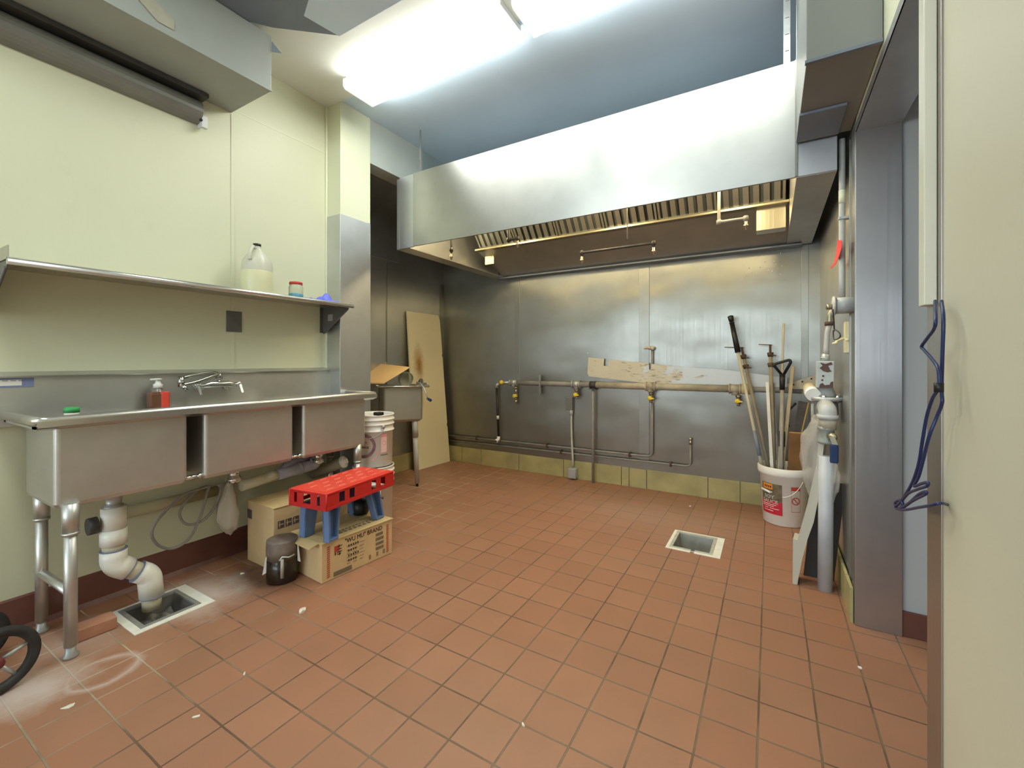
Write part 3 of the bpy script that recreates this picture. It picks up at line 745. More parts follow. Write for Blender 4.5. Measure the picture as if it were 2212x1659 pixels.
# faucet with folded double joint spout
t = thing('faucet', 'chrome wall faucet with folded double jointed spout and two lever handles', 'faucet', (XL+0.02, 1.24, 0.99))
b = new(); fx = -2.625
tube(b, [(fx, 1.145, 0.992), (fx, 1.175, 0.992), (fx, 1.20, 0.996), (fx, 1.245, 0.996), (fx, 1.29, 0.996), (fx, 1.32, 0.99), (fx, 1.335, 0.99)], [.014, .016, .020, .017, .020, .016, .013], 16)
for y in (1.17, 1.315): tube(b, [(fx, y, 0.99), (XL+0.02, y, 0.985)], 0.015, 14); tube(b, [(XL+0.028, y, 0.985), (XL+0.018, y, 0.985)], 0.026, 18)
part('faucet_body', b, CHROME, t)
for y in (1.135, 1.345):
    b = new(); lathe(b, [(0, .014), (.010, .012), (.014, .0), (.010, -.014), (0, -.016)], (fx+0.01, y, 0.995), 14)
    prism(b, [(fx+.02, y-.006, 0.990), (fx+.02, y+.006, 0.990), (fx+.032, y+.012, 0.945), (fx+.032, y, 0.945)], (.006, 0, 0)); part('lever_handle', b, CHROME, t)
b = new()
tube(b, [(fx, 1.245, 0.996), (fx, 1.245, 1.020)], 0.010, 12); lathe(b, [(0, -.016), (.016, -.014), (.018, 0), (.016, .014), (0, .016)], (fx, 1.245, 1.040), 14)
tube(b, smooth_path([(fx, 1.245, 1.052), (fx+.01, 1.20, 1.062), (fx+.03, 1.10, 1.046), (fx+.04, 1.052, 1.035)]), 0.009, 12)
tube(b, [(fx+.04, 1.050, 1.045), (fx+.04, 1.050, 0.992)], 0.0145, 14); tube(b, [(fx+.04, 1.050, 1.018), (fx+.04, 1.050, 1.012)], 0.0165, 14)
tube(b, smooth_path([(fx+.04, 1.052, 1.0), (fx+.035, 1.12, 1.014), (fx+.02, 1.20, 1.040), (fx+.01, 1.236, 1.050)]), 0.008, 12)
tube(b, [(fx+.045, 1.055, 0.998), (fx+.05, 1.075, 0.972)], 0.010, 12)
part('spout', b, painted('worn_chrome', (0.50, 0.50, 0.45), 0.2, 0.2, 30), t); bpy.data.materials['worn_chrome'].node_tree.nodes['Principled BSDF'].inputs['Metallic'].default_value = 1

# soap bottle
t = thing('soap_bottle', 'clear soap bottle half full of red liquid with white pump cap behind the sink rim', 'soap bottle', (-2.63, 0.968, SZT+0.012))
b = new(); z0 = SZT+0.012
box(b, (-2.655, 0.927, z0), (-2.600, 1.008, z0+0.085), 0.012, seg=3); part('bottle_body', b, SOAP_D, t)
b = new(); box(b, (-2.650, 0.967, z0+0.002), (-2.598, 1.010, z0+0.087), 0.010, seg=3); part('red_label', b, SOAP, t, 'bright red half of the bottle')
b = new(); lathe(b, [(.026, .085), (.022, .095), (.015, .103), (.015, .108), (0, .108)], (-2.628, 0.968, z0), 20); part('shoulder', b, JAR_CLR, t)
b = new(); lathe(b, [(0, .104), (.019, .104), (.0195, .122), (.012, .128), (.009, .142), (.016, .145), (.016, .152), (0, .153)], (-2.628, 0.968, z0), 20)
box(b, (-2.63, 0.935, z0+.143), (-2.622, 0.968, z0+.152), 0.003); part('pump_cap', b, WHITE_PL, t)
t = thing('scrub_bottle', 'small white container with green cap just showing over the sink rim', 'bottle', (-2.36, 0.60, SZB+0.01))
b = new(); lathe(b, [(0, 0), (.035, 0), (.035, .28), (.022, .325), (.022, .345), (0, .345)], (-2.36, 0.59, SZB+0.012), 20); part('bottle_body', b, WHITE_PL, t)
b = new(); lathe(b, [(0, .345), (.0235, .345), (.0235, .362), (.018, .366), (0, .366)], (-2.36, 0.59, SZB+0.012), 20); part('cap', b, GREEN_PL, t)

# ------------------------------------------------------------------ wall shelf and what stands on it
t = thing('wall_shelf', 'long stainless wall shelf with rolled front edge above the sink', 'shelf', (-2.55, 1.2, 1.5))
sy0, sy1, sxf, sz = 0.43, 1.965, -2.40, 1.500
b = new(); box(b, (XL+0.001, sy0, sz-0.002), (sxf, sy1, sz+0.002)); box(b, (XL+0.001, sy0, sz), (XL+0.004, sy1, sz+0.035)); part('shelf_plate', b, STEEL_SHELF, t)
b = new(); tube(b, [(sxf-0.002, sy0, sz-0.010), (sxf-0.002, sy1-0.012, sz-0.010), (sxf-0.012, sy1-0.002, sz-0.010)], 0.014, 14); part('rolled_edge', b, STEEL_RIM, t)
for y in (sy0+0.003, sy1-0.01):
    b = new(); up = 0.05 if y < 1 else 0.016
    box(b, (XL+0.005, y, sz), (sxf-0.01, y+0.003, sz+up), 0.001); part('end_lip', b, STEEL_SHELF, t)
for y in (sy0+0.004, 1.945):
    b = new(); prism(b, [(XL+0.002, y, sz-0.004), (sxf-0.02, y, sz-0.004), (sxf-0.03, y, sz-0.03), (XL+0.035, y, sz-0.178), (XL+0.016, y, sz-0.186), (XL+0.002, y, sz-0.17)], (0, 0.003, 0))
    tube(b, [(sxf-0.03, y-.002, sz-0.03), (XL+0.035, y-.002, sz-0.178), (XL+0.014, y-.002, sz-0.184)], 0.005, 8)
    box(b, (XL+0.001, y-0.022, sz-0.18), (XL+0.004, y+0.003, sz-0.004)); br_ = part('bracket', b, painted('bracket_steel', (0.12, 0.12, 0.11), 0.4, 0.1, 5), t)
    if y > 1:
        b = new(); box(b, (XL+0.06, y-0.0015, sz-0.10), (XL+0.11, y-0.0003, sz-0.055)); part('sticker', b, LABEL_WHITE if False else mat('faded_sticker', (0.36, 0.36, 0.34), 0.5), br_)
t = thing('gallon_jug', 'translucent gallon jug with black cap half full on the wall shelf', 'jug', (-2.53, 1.385, sz+.002))
jz = sz+0.002; jc = (-2.53, 1.40, jz)
b = new(); lathe(b, [(0, 0), (.070, 0), (.078, .008), (.079, .13), (.079, .165), (.075, .190), (.060, .215), (.038, .245), (.022, .262), (.019, .270), (.019, .283), (0, .283)], jc, 36); part('jug_body', b, MILKY, t)
b = new(); lathe(b, [(0, .002), (.079, .006), (.0805, .010), (.0805, .128), (.0797, .131)], jc, 36); part('liquid_band', b, JUG_LIQ, t)
b = new(); lathe(b, [(0, .276), (.0205, .276), (.0205, .290), (0, .291)], jc, 20); part('cap', b, BLACK, t)
b = new(); a_ = R(-55); dx, dy = math.cos(a_), math.sin(a_)
tube(b, smooth_path([(jc[0]+dx*.020, jc[1]+dy*.020, jz+.262), (jc[0]+dx*.05, jc[1]+dy*.05, jz+.262), (jc[0]+dx*.078, jc[1]+dy*.078, jz+.225), (jc[0]+dx*.078, jc[1]+dy*.078, jz+.185)]), 0.010, 10); part('handle', b, MILKY, t)
t = thing('glass_jar', 'small clear jar with red lid and blue bottom band on the wall shelf', 'jar', (-2.50, 1.617, sz+.002))
jc = (-2.50, 1.617, sz+.002)
b = new(); lathe(b, [(0, 0), (.036, 0), (.041, .006), (.041, .07), (.036, .082), (.034, .09), (0, .09)], jc, 28); part('jar_body', b, JAR_CLR, t)
b = new(); lathe(b, [(0, .003), (.0405, .006), (.0415, .012), (.0415, .030), (.0405, .031)], jc, 28); part('blue_band', b, BLUE_LBL, t)
b = new(); lathe(b, [(0, .086), (.037, .086), (.038, .100), (.034, .103), (0, .103)], jc, 28); part('lid', b, RED_LID, t)
# crumpled glove
b = new(); bb = bmesh.new(); g = {}
nx_, ny_ = 26, 12; gx, gy = -2.45, 1.775
rnd = random.Random(3)
for i in range(nx_+1):
    for j in range(ny_+1):
        u, v_ = i/nx_, j/ny_
        env = max(0, math.sin(PI*u))**.7*max(0, math.sin(PI*v_))**.6
        h = env*(0.016+0.012*math.sin(u*11+v_*4)+0.010*math.sin(v_*9-u*7)+0.008*math.sin(u*23))
        h += 0.022*math.exp(-((u-.62)/.12)**2-((v_-.5)/.3)**2)
        g[i, j] = bb.verts.new((gx+(v_-.5)*0.085*(1-.3*u)+0.008*math.sin(u*9), gy+(u-.5)*0.21+0.006*math.sin(v_*12), sz+.003+max(0.0, h)))
for i in range(nx_):
    for j in range(ny_): f = bb.faces.new((g[i, j], g[i+1, j], g[i+1, j+1], g[i, j+1])); f.smooth = True
merge(b, bb)
single('rubber_glove', b, GLOVE, 'crumpled violet blue rubber glove lying at the right end of the wall shelf', 'glove', (gx, gy, sz+.003))
# cover plate on the wall
t = thing('cover_plate', 'dark grey electrical cover plate on the cream wall under the shelf', 'outlet plate', (XL, 1.36, 1.355))
b = new(); box(b, (XL, 1.318, 1.293), (XL+0.006, 1.403, 1.414), 0.002); part('plate', b, OUTLET_M, t)
b = new(); lathe(b, [(0, .006), (.003, .006), (.003, 0), (0, 0)], (XL+.006, 1.36, 1.354), 10, M=Matrix.Rotation(PI/2, 4, 'Y')); box(b, (XL+.006, 1.350, 1.346), (XL+.008, 1.370, 1.363), 0.0005); part('toggle', b, OUTLET_M, t)

# ------------------------------------------------------------------ plumbing under the sink
t = thing('drain_pipe', 'white plastic drain pipe dropping from the left sink basin into the floor drain', 'drain pipe', (-2.44, 0.80, 0))
dx_ = -2.44
pth = [V(dx_, 0.741, 0.50), V(dx_, 0.741, 0.275), V(dx_+0.0, 0.835, 0.165), V(dx_-0.0, 0.885, 0.125), V(dx_-0.0, 0.89, 0.02)]
b = new(); tube(b, [(dx_, 0.741, 0.56), (dx_, 0.741, 0.49)], 0.024, 20); part('tailpiece', b, painted('brown_tailpiece', (0.30, 0.22, 0.18), 0.35, 0.4, 20), t)
b = new(); tube(b, [(dx_, 0.741, 0.495), (dx_, 0.741, 0.40)], 0.043, 24); tube(b, [(dx_, 0.741, 0.40), (dx_, 0.741, 0.335)], 0.046, 24); part('coupling', b, WHITE_PVC, t)
b = new(); tube(b, [(dx_, 0.741, 0.335), (dx_, 0.741, 0.305)], 0.038, 24); part('pipe', b, CREAM_PVC, t)
A = V(dx_, 0.741, 0.310); Bc = V(dx_, 0.741, 0.245); Dc = V(dx_+.02, 0.86, 0.155); E_ = V(dx_+.02, 0.868, 0.055)
b = new(); tube(b, round_corners([A, Bc, Bc+(Dc-Bc)*0.40], 0.05, 8), 0.046, 24); part('elbow', b, WHITE_PVC, t)
b = new(); tube(b, [Bc+(Dc-Bc)*0.36, Bc+(Dc-Bc)*0.80], 0.037, 24); part('pipe', b, CREAM_PVC, t)
b = new(); tube(b, round_corners([Bc+(Dc-Bc)*0.66, Dc, E_], 0.045, 8), 0.045, 24); part('elbow', b, WHITE_PVC, t)
b = new(); tube(b, [E_+V(0, 0, .01), E_-V(0, 0, 0.055)], 0.036, 24); part('pipe', b, CREAM_PVC, t)
for q, d in ((A, V(0, 0, 1)), (Bc+(Dc-Bc)*0.405, (Dc-Bc).normalized()), (Bc+(Dc-Bc)*0.655, (Dc-Bc).normalized()), (E_+V(0, 0, 0.002), V(0, 0, 1))):
    b = new(); tube(b, [q-d*0.0013, q+d*0.0013], 0.0466, 24); part('primer_ring', b, BLUE_INK, t)
b = new(); tube(b, [(dx_-.01, 0.69, 0.43), (dx_-.01, 0.66, 0.43)], 0.035, 18); part('side_cap', b, DKIRON, t)

t = thing('waste_pipes', 'grey and lilac stained plastic waste pipes running under the middle and right sink basins', 'waste pipe', (-2.5, 1.6, 0.45))
b = new(); q0 = at(0, -2.52, 520, 1050); q1 = at(0, -2.52, 610, 1022); q2 = at(0, -2.52, 680, 1003); q3 = V(-2.50, 1.755, 0.50)
tube(b, [q0, q1], 0.030, 18); part('pipe', b, CREAM_PVC, t)
b = new(); tube(b, round_corners([q1-(q1-q0)*.15, q1+(q2-q1)*.25, q2, q3], 0.04, 8), 0.034, 18); tube(b, [q1+(q2-q1)*.45, q1+(q2-q1)*.55], 0.038, 18); part('wye_fitting', b, LILAC_PVC, t)
b = new(); tube(b, round_corners([q1, q1+V(-.03, .05, .04), q1+V(-.05, .22, .055)], 0.05), 0.028, 16); part('branch_pipe', b, LILAC_PVC, t)
b = new(); tube(b, [q3-V(0, 0, .02), q3+V(0, 0, .05)], 0.030, 18); part('slip_nut', b, CHROME, t)
t = thing('cleanout_pipe', 'pale tan pipe with white square headed cap under the right sink basin', 'cleanout', (-2.6, 1.95, 0.44))
c0 = at(0, -2.60, 700, 1014); c1 = at(0, -2.47, 742, 998)
b = new(); tube(b, [c0+(c0-c1)*.6, c1], 0.036, 20); part('pipe', b, painted('tan_pipe', (0.36, 0.32, 0.22), 0.45, 0.2, 8), t)
d = (c1-c0).normalized(); Mx = aim(c1, d)
b = new(); lathe(b, [(0, -.01), (.040, -.01), (.042, 0), (.038, .010), (0, .012)], (0, 0, 0), 24, M=Mx); part('cap', b, WHITE_PL, t)
b = new(); box(b, (-.015, -.015, .01), (.015, .015, .026), 0.002, M=Mx); part('square_head', b, LABEL_WHITE, t)
b = new(); lathe(b, [(.037, 0), (.044, 0), (.044, .012), (.037, .012)], (0, 0, -0.16), 24, M=Mx); part('pipe_clamp', b, GALV, t)
t = thing('insulated_pipe', 'old yellowish insulated pipe running low on the wall behind the sink', 'pipe', (-2.64, 1.0, 0.43))
b = new(); tube(b, [at(0, -2.655, 255, 1112), at(0, -2.655, 500, 1052)], 0.028, 16); part('pipe', b, painted('yellowed_wrap', (0.42, 0.36, 0.20), 0.7, 0.2, 6), t)
b = new(); q = at(0, -2.655, 470, 1060); tube(b, [q, q+V(0, .05, .004)], 0.033, 16); part('joint_tape', b, CREAM_PVC, t)

def flexible(name, label, cat, pts, r, m, n=8, seg=10):
    b = new(); tube(b, smooth_path(pts, n), r, seg); return single(name, b, m, label, cat, pts[0])
f = lambda x, px, py: at(0, x, px, py)
flexible('braided_hose', 'grey flexible hose hanging in two loops under the middle sink basin', 'hose',
  [f(-2.56, 455, 1050), f(-2.55, 400, 1068), f(-2.54, 352, 1110), f(-2.54, 328, 1148), f(-2.54, 340, 1176), f(-2.54, 372, 1185), f(-2.54, 408, 1164), f(-2.55, 432, 1118), f(-2.56, 447, 1066), f(-2.57, 450, 1050), f(-2.565, 425, 1060), f(-2.56, 398, 1088), f(-2.56, 388, 1112), f(-2.555, 402, 1132), f(-2.55, 432, 1128), f(-2.55, 458, 1104), f(-2.55, 474, 1070), f(-2.56, 478, 1048)], 0.0065, painted('grey_hose', (0.30, 0.29, 0.26), 0.4, 0.2, 30))

def crumple(bm, rows, seed=1, amp=0.012, thick=False):
    """closed crumpled sack: rows = list of (centre, rx, ry) from bottom to top"""
    rnd = random.Random(seed); bb = bmesh.new(); n = 22; rings = []
    ph = [rnd.uniform(0, 6.28) for _ in range(6)]
    # refine rows
    R_ = []
    for i in range(len(rows)-1):
        for s in range(4):
            tt = s/4; a, c = rows[i], rows[i+1]
            R_.append((Vector(a[0]).lerp(Vector(c[0]), tt), a[1]*(1-tt)+c[1]*tt, a[2]*(1-tt)+c[2]*tt))
    R_.append((Vector(rows[-1][0]), rows[-1][1], rows[-1][2]))
    for i, (c, rx, ry) in enumerate(R_):
        ring = []
        for k_ in range(n):
            a = 2*PI*k_/n
            w_ = 1+0.16*math.sin(3*a+ph[0]+i*.25)+0.12*math.sin(5*a+ph[1]-i*.4)+0.10*math.sin(8*a+ph[2]+i*.7)
            z = amp*math.sin(2*a+ph[3]+i)*0.5
            ring.append(bb.verts.new((c.x+rx*w_*math.cos(a), c.y+ry*w_*math.sin(a), c.z+z+rnd.uniform(-.002, .002))))
        rings.append(ring)
    for i in range(len(rings)-1):
        for k_ in range(n):
            ff = bb.faces.new((rings[i][k_], rings[i][(k_+1) % n], rings[i+1][(k_+1) % n], rings[i+1][k_])); ff.smooth = True
    bb.faces.new(rings[0][::-1]); bb.faces.new(rings[-1])
    merge(bm, bb); return bm
b = new(); q = f(-2.55, 500, 1060)
crumple(b, [((-2.55, 1.27, 0.175), .004, .006), ((-2.55, 1.262, 0.21), .022, .035), ((-2.55, 1.255, 0.28), .03, .055), ((-2.55, 1.255, 0.36), .028, .045), ((-2.55, 1.262, 0.43), .016, .022), ((-2.55, 1.265, 0.455), .012, .014), ((-2.55, 1.275, 0.478), .024, .032)], 5)
single('plastic_bag', b, BAG_W, 'dirty white plastic bag tied under the middle sink basin', 'plastic bag', (-2.55, 1.26, 0.478))

# ------------------------------------------------------------------ floor drains, brick, cart wheel
def floor_drain(d, label, depth, gap=None, dirty=False, trap=0.018):
    x0, x1, y0, y1 = d
    t = thing('floor_drain', label, 'floor drain', ((x0+x1)/2, (y0+y1)/2, 0))
    def ringmesh(b, a, c, z0, z1):
        (X0, X1, Y0, Y1), (u0, u1, v0, v1) = a, c
        if gap and z1 > 0.0025 and z0 < 0.001:
            box(b, (X0, Y0, z0), (gap[0], v0, z1), 0.001); box(b, (gap[1], Y0, z0), (X1, v0, z1), 0.001)
        else: box(b, (X0, Y0, z0), (X1, v0, z1), 0.0008)
        box(b, (X0, v1, z0), (X1, Y1, z1), 0.0008); box(b, (X0, v0, z0), (u0, v1, z1), 0.0008); box(b, (u1, v0, z0), (X1, v1, z1), 0.0008)
    i1 = (x0+0.018, x1-0.042, y0+0.022, y1-0.02) if not dirty else (x0+0.02, x1-0.028, y0+0.03, y1-0.045)
    i2 = inset(i1, 0.018)
    b = new(); ringmesh(b, d, i1, -0.002, 0.003); part('mortar_frame', b, GROUT_W, t)
    b = new(); ringmesh(b, i1, i2, -0.008, 0.005)
    part('metal_rim', b, painted('drain_rim_metal' + ('_dirty' if dirty else ''), (0.26, 0.26, 0.24) if dirty else (0.50, 0.49, 0.40), 0.4, 0.2, 20), t)
    i3 = inset(i2, 0.004)
    b = new(); X0, X1, Y0, Y1 = i2; u0, u1, v0, v1 = inset(i2, 0.02); bb = bmesh.new()
    top = [bb.verts.new(p_) for p_ in ((X0, Y0, -.004), (X1, Y0, -.004), (X1, Y1, -.004), (X0, Y1, -.004))]
    bot = [bb.verts.new(p_) for p_ in ((u0, v0, -depth), (u1, v0, -depth), (u1, v1, -depth), (u0, v1, -depth))]
    for i in range(4): bb.faces.new((top[i], bot[i], bot[(i+1) % 4], top[(i+1) % 4]))
    bb.faces.new(bot); bmesh.ops.recalc_face_normals(bb, faces=bb.faces[:]); bmesh.ops.reverse_faces(bb, faces=bb.faces[:])
    merge(b, bb)
    part('sump', b, painted('drain_sump' + ('_dirty' if dirty else ''), (0.13, 0.12, 0.11) if dirty else (0.30, 0.30, 0.27), 0.5, 0.3, 10, 0.001, 40, dirt=(0.8, (0.03, 0.028, 0.025))), t)
    if dirty:
        b = new(); bb = bmesh.new(); bmesh.ops.create_grid(bb, x_segments=24, y_segments=24, size=1)
        rnd = random.Random(9)
        for v_ in bb.verts:
            v_.co = Vector(((u0+u1)/2+v_.co.x*(u1-u0)/2, (v0+v1)/2+v_.co.y*(v1-v0)/2, -depth+0.012+0.012*math.sin(v_.co.x*5+1)*math.cos(v_.co.y*7)+rnd.uniform(0, .006)))
        for f_ in bb.faces: f_.smooth = True
        merge(b, bb); part('sludge', b, painted('grey_sludge', (0.20, 0.19, 0.17), 0.6, 0.5, 12, 0.001, 40, dirt=(0.9, (0.02, 0.02, 0.022))), t)
    else:
        b = new(); lathe(b, [(0, 0.001), (.035, 0.001), (.035, .006), (.02, .006), (0, .006)], ((u0+u1)/2+.02, (v0+v1)/2, -depth), 20); part('outlet_cap', b, GALV, t)
    return t
floor_drain(D1, 'square floor sink with white mortar border and grimy sump under the white drain pipe', 0.075, dirty=True)
floor_drain(D2, 'clean square floor sink with white mortar border in the open tile floor', 0.12, gap=(-0.405, -0.385))
b = new(); M = frame((-2.37, 0.602, 0), (0.05, 1, 0), (-1, 0.05, 0)); box(b, (0, 0, 0.001), (0.128, 0.075, 0.050), 0.004, M)
single('clay_brick', b, BRICK, 'reddish clay brick lying between the sink leg and the floor sink', 'brick', (-2.37, 0.60, 0))

def wheel(c, ax, r, label):
    t = thing('cart_wheel', label, 'wheel', c)
    Mx = aim(c, ax)
    b = new(); prof = []
    for i in range(17):
        a_ = 2*PI*i/16; prof.append((r-0.017+0.017*math.cos(a_), 0.016*math.sin(a_)))
    lathe(b, prof, (0, 0, 0), 48, M=Mx); part('tyre', b, RUBBER, t)
    b = new(); lathe(b, [(r-.030, -.010), (r-.024, -.012), (r-.024, .012), (r-.030, .010), (r-.030, -.010)], (0, 0, 0), 48, M=Mx); part('rim', b, GALV, t)
    for i in range(5):
        a_ = 2*PI*i/5+.3; b = new(); dr = V(math.cos(a_), math.sin(a_), 0)
        tube(b, [Mx @ (dr*0.015), Mx @ (dr*(r-.028))], 0.006, 8); part('spoke', b, GALV, t)
    b = new(); lathe(b, [(0, -.022), (.016, -.022), (.018, -.01), (.018, .01), (.016, .022), (0, .022)], (0, 0, 0), 20, M=Mx); part('hub', b, mat('hub_maroon', (0.16, 0.03, 0.03), 0.5), t)
    return t
wc = at(0, -2.23, -10, 1452)
wheel(V(-2.23, wc.y, 0.112), V(1, 0.18, 0), 0.112, 'black cart wheel cut by the left edge, in front of the sink leg')
wheel(V(-2.50, 0.355, 0.105), V(1, 0.10, 0.0), 0.105, 'dark cart wheel standing against the wall behind the sink leg at the left edge')

# ------------------------------------------------------------------ boxes, stool, crate, pot, buckets
# box with the brand print
A = V(-1.943, 1.395, 0); B_ = V(-1.908, 1.836, 0)
th_ = math.atan2(B_.y-A.y, B_.x-A.x)
t = thing('cardboard_carton', 'brown cardboard carton with black lettering and red edge marks under the blue stool', 'cardboard box', A, th_)
L, D, H = 0.44, 0.285, 0.203     # local x along the printed face, local y away into the wall side
cb_ = CARD
b = new(); box(b, (0, 0, 0.001), (L, D, H-0.004), 0.002); part('carton_body', b, cb_, t, local=True)
b = new()
def flap(b, o, ux, uy, w_, l_, sag=0.0, seed=1, lift=0.0):
    """thin curled flap"""
    bb = bmesh.new(); n, m_ = 14, 8; M = frame(o, ux, uy); rnd = random.Random(seed); gg = {}
    for s, dz in ((0, 0.0), (1, 0.003)):
        for i in range(n+1):
            for j in range(m_+1):
                u, v_ = i/n, j/m_
                z = lift*v_**1.5+sag*math.sin(PI*u)*v_+0.002*math.sin(u*9+seed)*v_
                gg[s, i, j] = bb.verts.new(M @ V(u*w_, v_*l_, z+dz))
    for i in range(n):
        for j in range(m_):
            bb.faces.new((gg[1, i, j], gg[1, i+1, j], gg[1, i+1, j+1], gg[1, i, j+1])); bb.faces.new((gg[0, i, j], gg[0, i, j+1], gg[0, i+1, j+1], gg[0, i+1, j]))
    for i in range(n):
        for j in (0, m_):
            q = (gg[0, i, j], gg[0, i+1, j], gg[1, i+1, j], gg[1, i, j]); bb.faces.new(q if j == 0 else q[::-1])
    for j in range(m_):
        for i in (0, n):
            q = (gg[0, i, j], gg[1, i, j], gg[1, i, j+1], gg[0, i, j+1]); bb.faces.new(q if i == 0 else q[::-1])
    merge(b, bb)
flap(b, (-0.006, -0.006, H-0.004), (1, 0, 0), (0, 1, 0), L+0.012, D*0.52, 0.001, 2, -0.002); part('top_flap', b, CARD_L, t, local=True)
b = new(); flap(b, (L+0.004, D+0.004, H-0.004), (-1, 0, 0), (0, -1, 0), L+0.008, D*0.47, 0.001, 5, -0.002); part('top_flap', b, CARD_L, t, local=True)
b = new(); flap(b, (0.0, 0.02, H-0.004), (0, 1, 0), (-1, 0, 0), D-0.05, 0.055, 0.004, 8, -0.016); part('torn_flap', b, CARD_L, t, local=True)
Mf = frame((0, -0.0012, 0), (1, 0, 0), (0, 0, 1))
b = new(); text(b, '"WU MU" BRAND', 0.034, Mf @ Matrix.Translation(V(0.130, 0.160, 0)), 0.0006, 0.0, 0.90); part('brand_lettering', b, INK, t, local=True)
b = new()
for i, z in enumerate((0.138, 0.112, 0.086, 0.060)):
    s_ = ['• ■ ■ ■ ■', '• ■ • ■', '■ ■ ■ ■ ■', '■ ■ ■ ■'][i]
    text(b, ['xx xxx', 'x xx x', 'xx xxx x', 'xxx xx'][i], 0.001, Mf, 0)
    for j in range(5 if i % 2 == 0 else 4):
        x = 0.150+j*0.014; box(b, (x, z, 0), (x+0.007, z+0.009, 0.0008), M=Mf); box(b, (x+.002, z-.004, 0), (x+0.005, z-.002, 0.0008), M=Mf)
for z in (0.150-.028, 0.082): pass
part('print_characters', b, INK, t, local=True)
b = new()
for i, z in enumerate((0.145, 0.126, 0.107, 0.088, 0.071, 0.055)):
    for j in range(3): x = 0.14+j*0.04; box(b, (x, z-.008, 0), (x+0.033-(i % 3)*.005, z-.0062, 0.0007), M=Mf)
for i, (z, w_) in enumerate(((0.139, .05), (0.113, .055), (0.087, .055), (0.061, .055))):
    for j in range(7): x = 0.325+j*w_/7; box(b, (x, z-.006, 0), (x+w_/7-.0018, z+.010, 0.0007), M=Mf)
for j in range(24): x = 0.065+j*0.0045; box(b, (x, 0.010, 0), (x+0.0028, 0.034, 0.0006), M=Mf)
for x in (0.28, 0.33, 0.375): box(b, (x, .020, 0), (x+.004, .045, .0006), M=Mf); box(b, (x+.008, .020, 0), (x+.012, .045, .0006), M=Mf)
part('small_print', b, INK_GREY, t, local=True)
for x0 in (0.028, 0.398):
    b = new()
    for j in range(15):
        z = 0.018+j*0.0108
        prism(b, [(x0, -0.0012, z), (x0+.016, -0.0012, z+.003), (x0+.016, -0.0012, z+.008), (x0, -0.0012, z+.005)], (0, -0.0006, 0))
    part('red_marks', b, INK_RED, t, local=True)
b = new(); box(b, (0.070, 0.135, 0), (0.095, 0.165, 0.0006), M=Mf); part('emblem_patch', b, INK_RED, t, local=True)
b = new()
for (x, z, w_, h_) in ((.084, .158, .03, .004), (.094, .146, .004, .022), (.086, .142, .024, .004), (.084, .128, .028, .004), (.097, .112, .004, .022), (.086, .117, .02, .004), (.072, .118, .004, .018), (.070, .124, .011, .003)):
    box(b, (x, z, .0005), (x+w_, z+h_, .0012), M=Mf)
part('emblem_characters', b, INK, t, local=True)
b = new()
Mt_ = frame((0, 0, H+0.0005), (1, 0, 0), (0, 1, 0))
for j in range(9): box(b, (0.13+j*.030, 0.045, -.001), (0.148+j*.030, 0.062, .0016), M=Mt_)
for j in range(12): box(b, (0.12+j*.022, 0.075, -.001), (0.133+j*.022, 0.083, .0016), M=Mt_)
part('top_print', b, INK_GREY, t, local=True)

# taller carton behind it
t = thing('cardboard_carton', 'taller plain cardboard carton with dark square marks against the wall behind the pot', 'cardboard box', (-2.275, 1.345, 0), R(88))
Hb = 0.335
b = new(); box(b, (0, 0, 0.001), (0.46, 0.27, Hb), 0.003); part('carton_body', b, CARD, t, local=True)
b = new(); flap(b, (-0.003, -0.004, Hb), (1, 0, 0), (0, 1, 0), 0.466, 0.13, 0.001, 3, 0.0); flap(b, (0.463, 0.274, Hb), (-1, 0, 0), (0, -1, 0), 0.466, 0.13, 0.001, 4, 0.0); part('top_flap', b, CARD_L, t, local=True)
b = new(); Mf = frame((0, -0.0012, 0), (1, 0, 0), (0, 0, 1))
for i in range(3): box(b, (0.022+i*0.042, 0.222, 0), (0.057+i*0.042, 0.262, 0.0008), M=Mf)
Ms = frame((-0.0012, 0.27, 0), (0, -1, 0), (0, 0, 1))
box(b, (0.005, 0.24, 0), (0.05, 0.29, 0.0008), M=Ms); part('square_marks', b, mat('purple_grey_ink', (0.10, 0.07, 0.075), 0.6), t, local=True)
b = new()
for i in range(3):
    box(b, (0.030+i*0.042, 0.228, 0.0008), (0.034+i*0.042, 0.257, 0.0013), M=Mf); box(b, (0.026+i*0.042, 0.240, 0.0008), (0.053+i*0.042, 0.244, 0.0013), M=Mf)
part('mark_lines', b, CARD, t, local=True)

# jar like pot wrapped in plastic
pc = V(-2.165, 1.325, 0)
t = thing('storage_jar', 'dark round jar with plastic film and a spoon handle on the floor before the cartons', 'jar', pc)
b = new(); lathe(b, [(0, .002), (.060, .002), (.068, .008), (.070, .06), (.070, .15), (.0, .15)], pc, 36); part('jar_body', b, DARK_JAR, t)
b = new(); lathe(b, [(.0705, .118), (.0725, .118), (.0735, .165), (.072, .205), (.071, .21), (.0, .207)], pc, 36); part('lid', b, painted('brown_grey_lid', (0.20, 0.16, 0.13), 0.3, 0.3, 14), t)
b = new(); lathe(b, [(.070, .004), (.073, .006), (.074, .11), (.073, .115)], pc, 36); part('glass_wall', b, GLASS, t)
d_ = (V(0, 0, 0)-pc); d_.z = 0; d_.normalize(); s_ = V(-d_.y, d_.x, 0)
b = new(); q = pc+d_*0.078
tube(b, [q+V(0, 0, .04), q+V(0, 0, .135)], 0.008, 10); part('spoon_handle', b, painted('grey_handle', (0.42, 0.38, 0.34), 0.35, 0.1, 20), t)
FILM = mat('white_film', (0.62, 0.66, 0.60), 0.3)
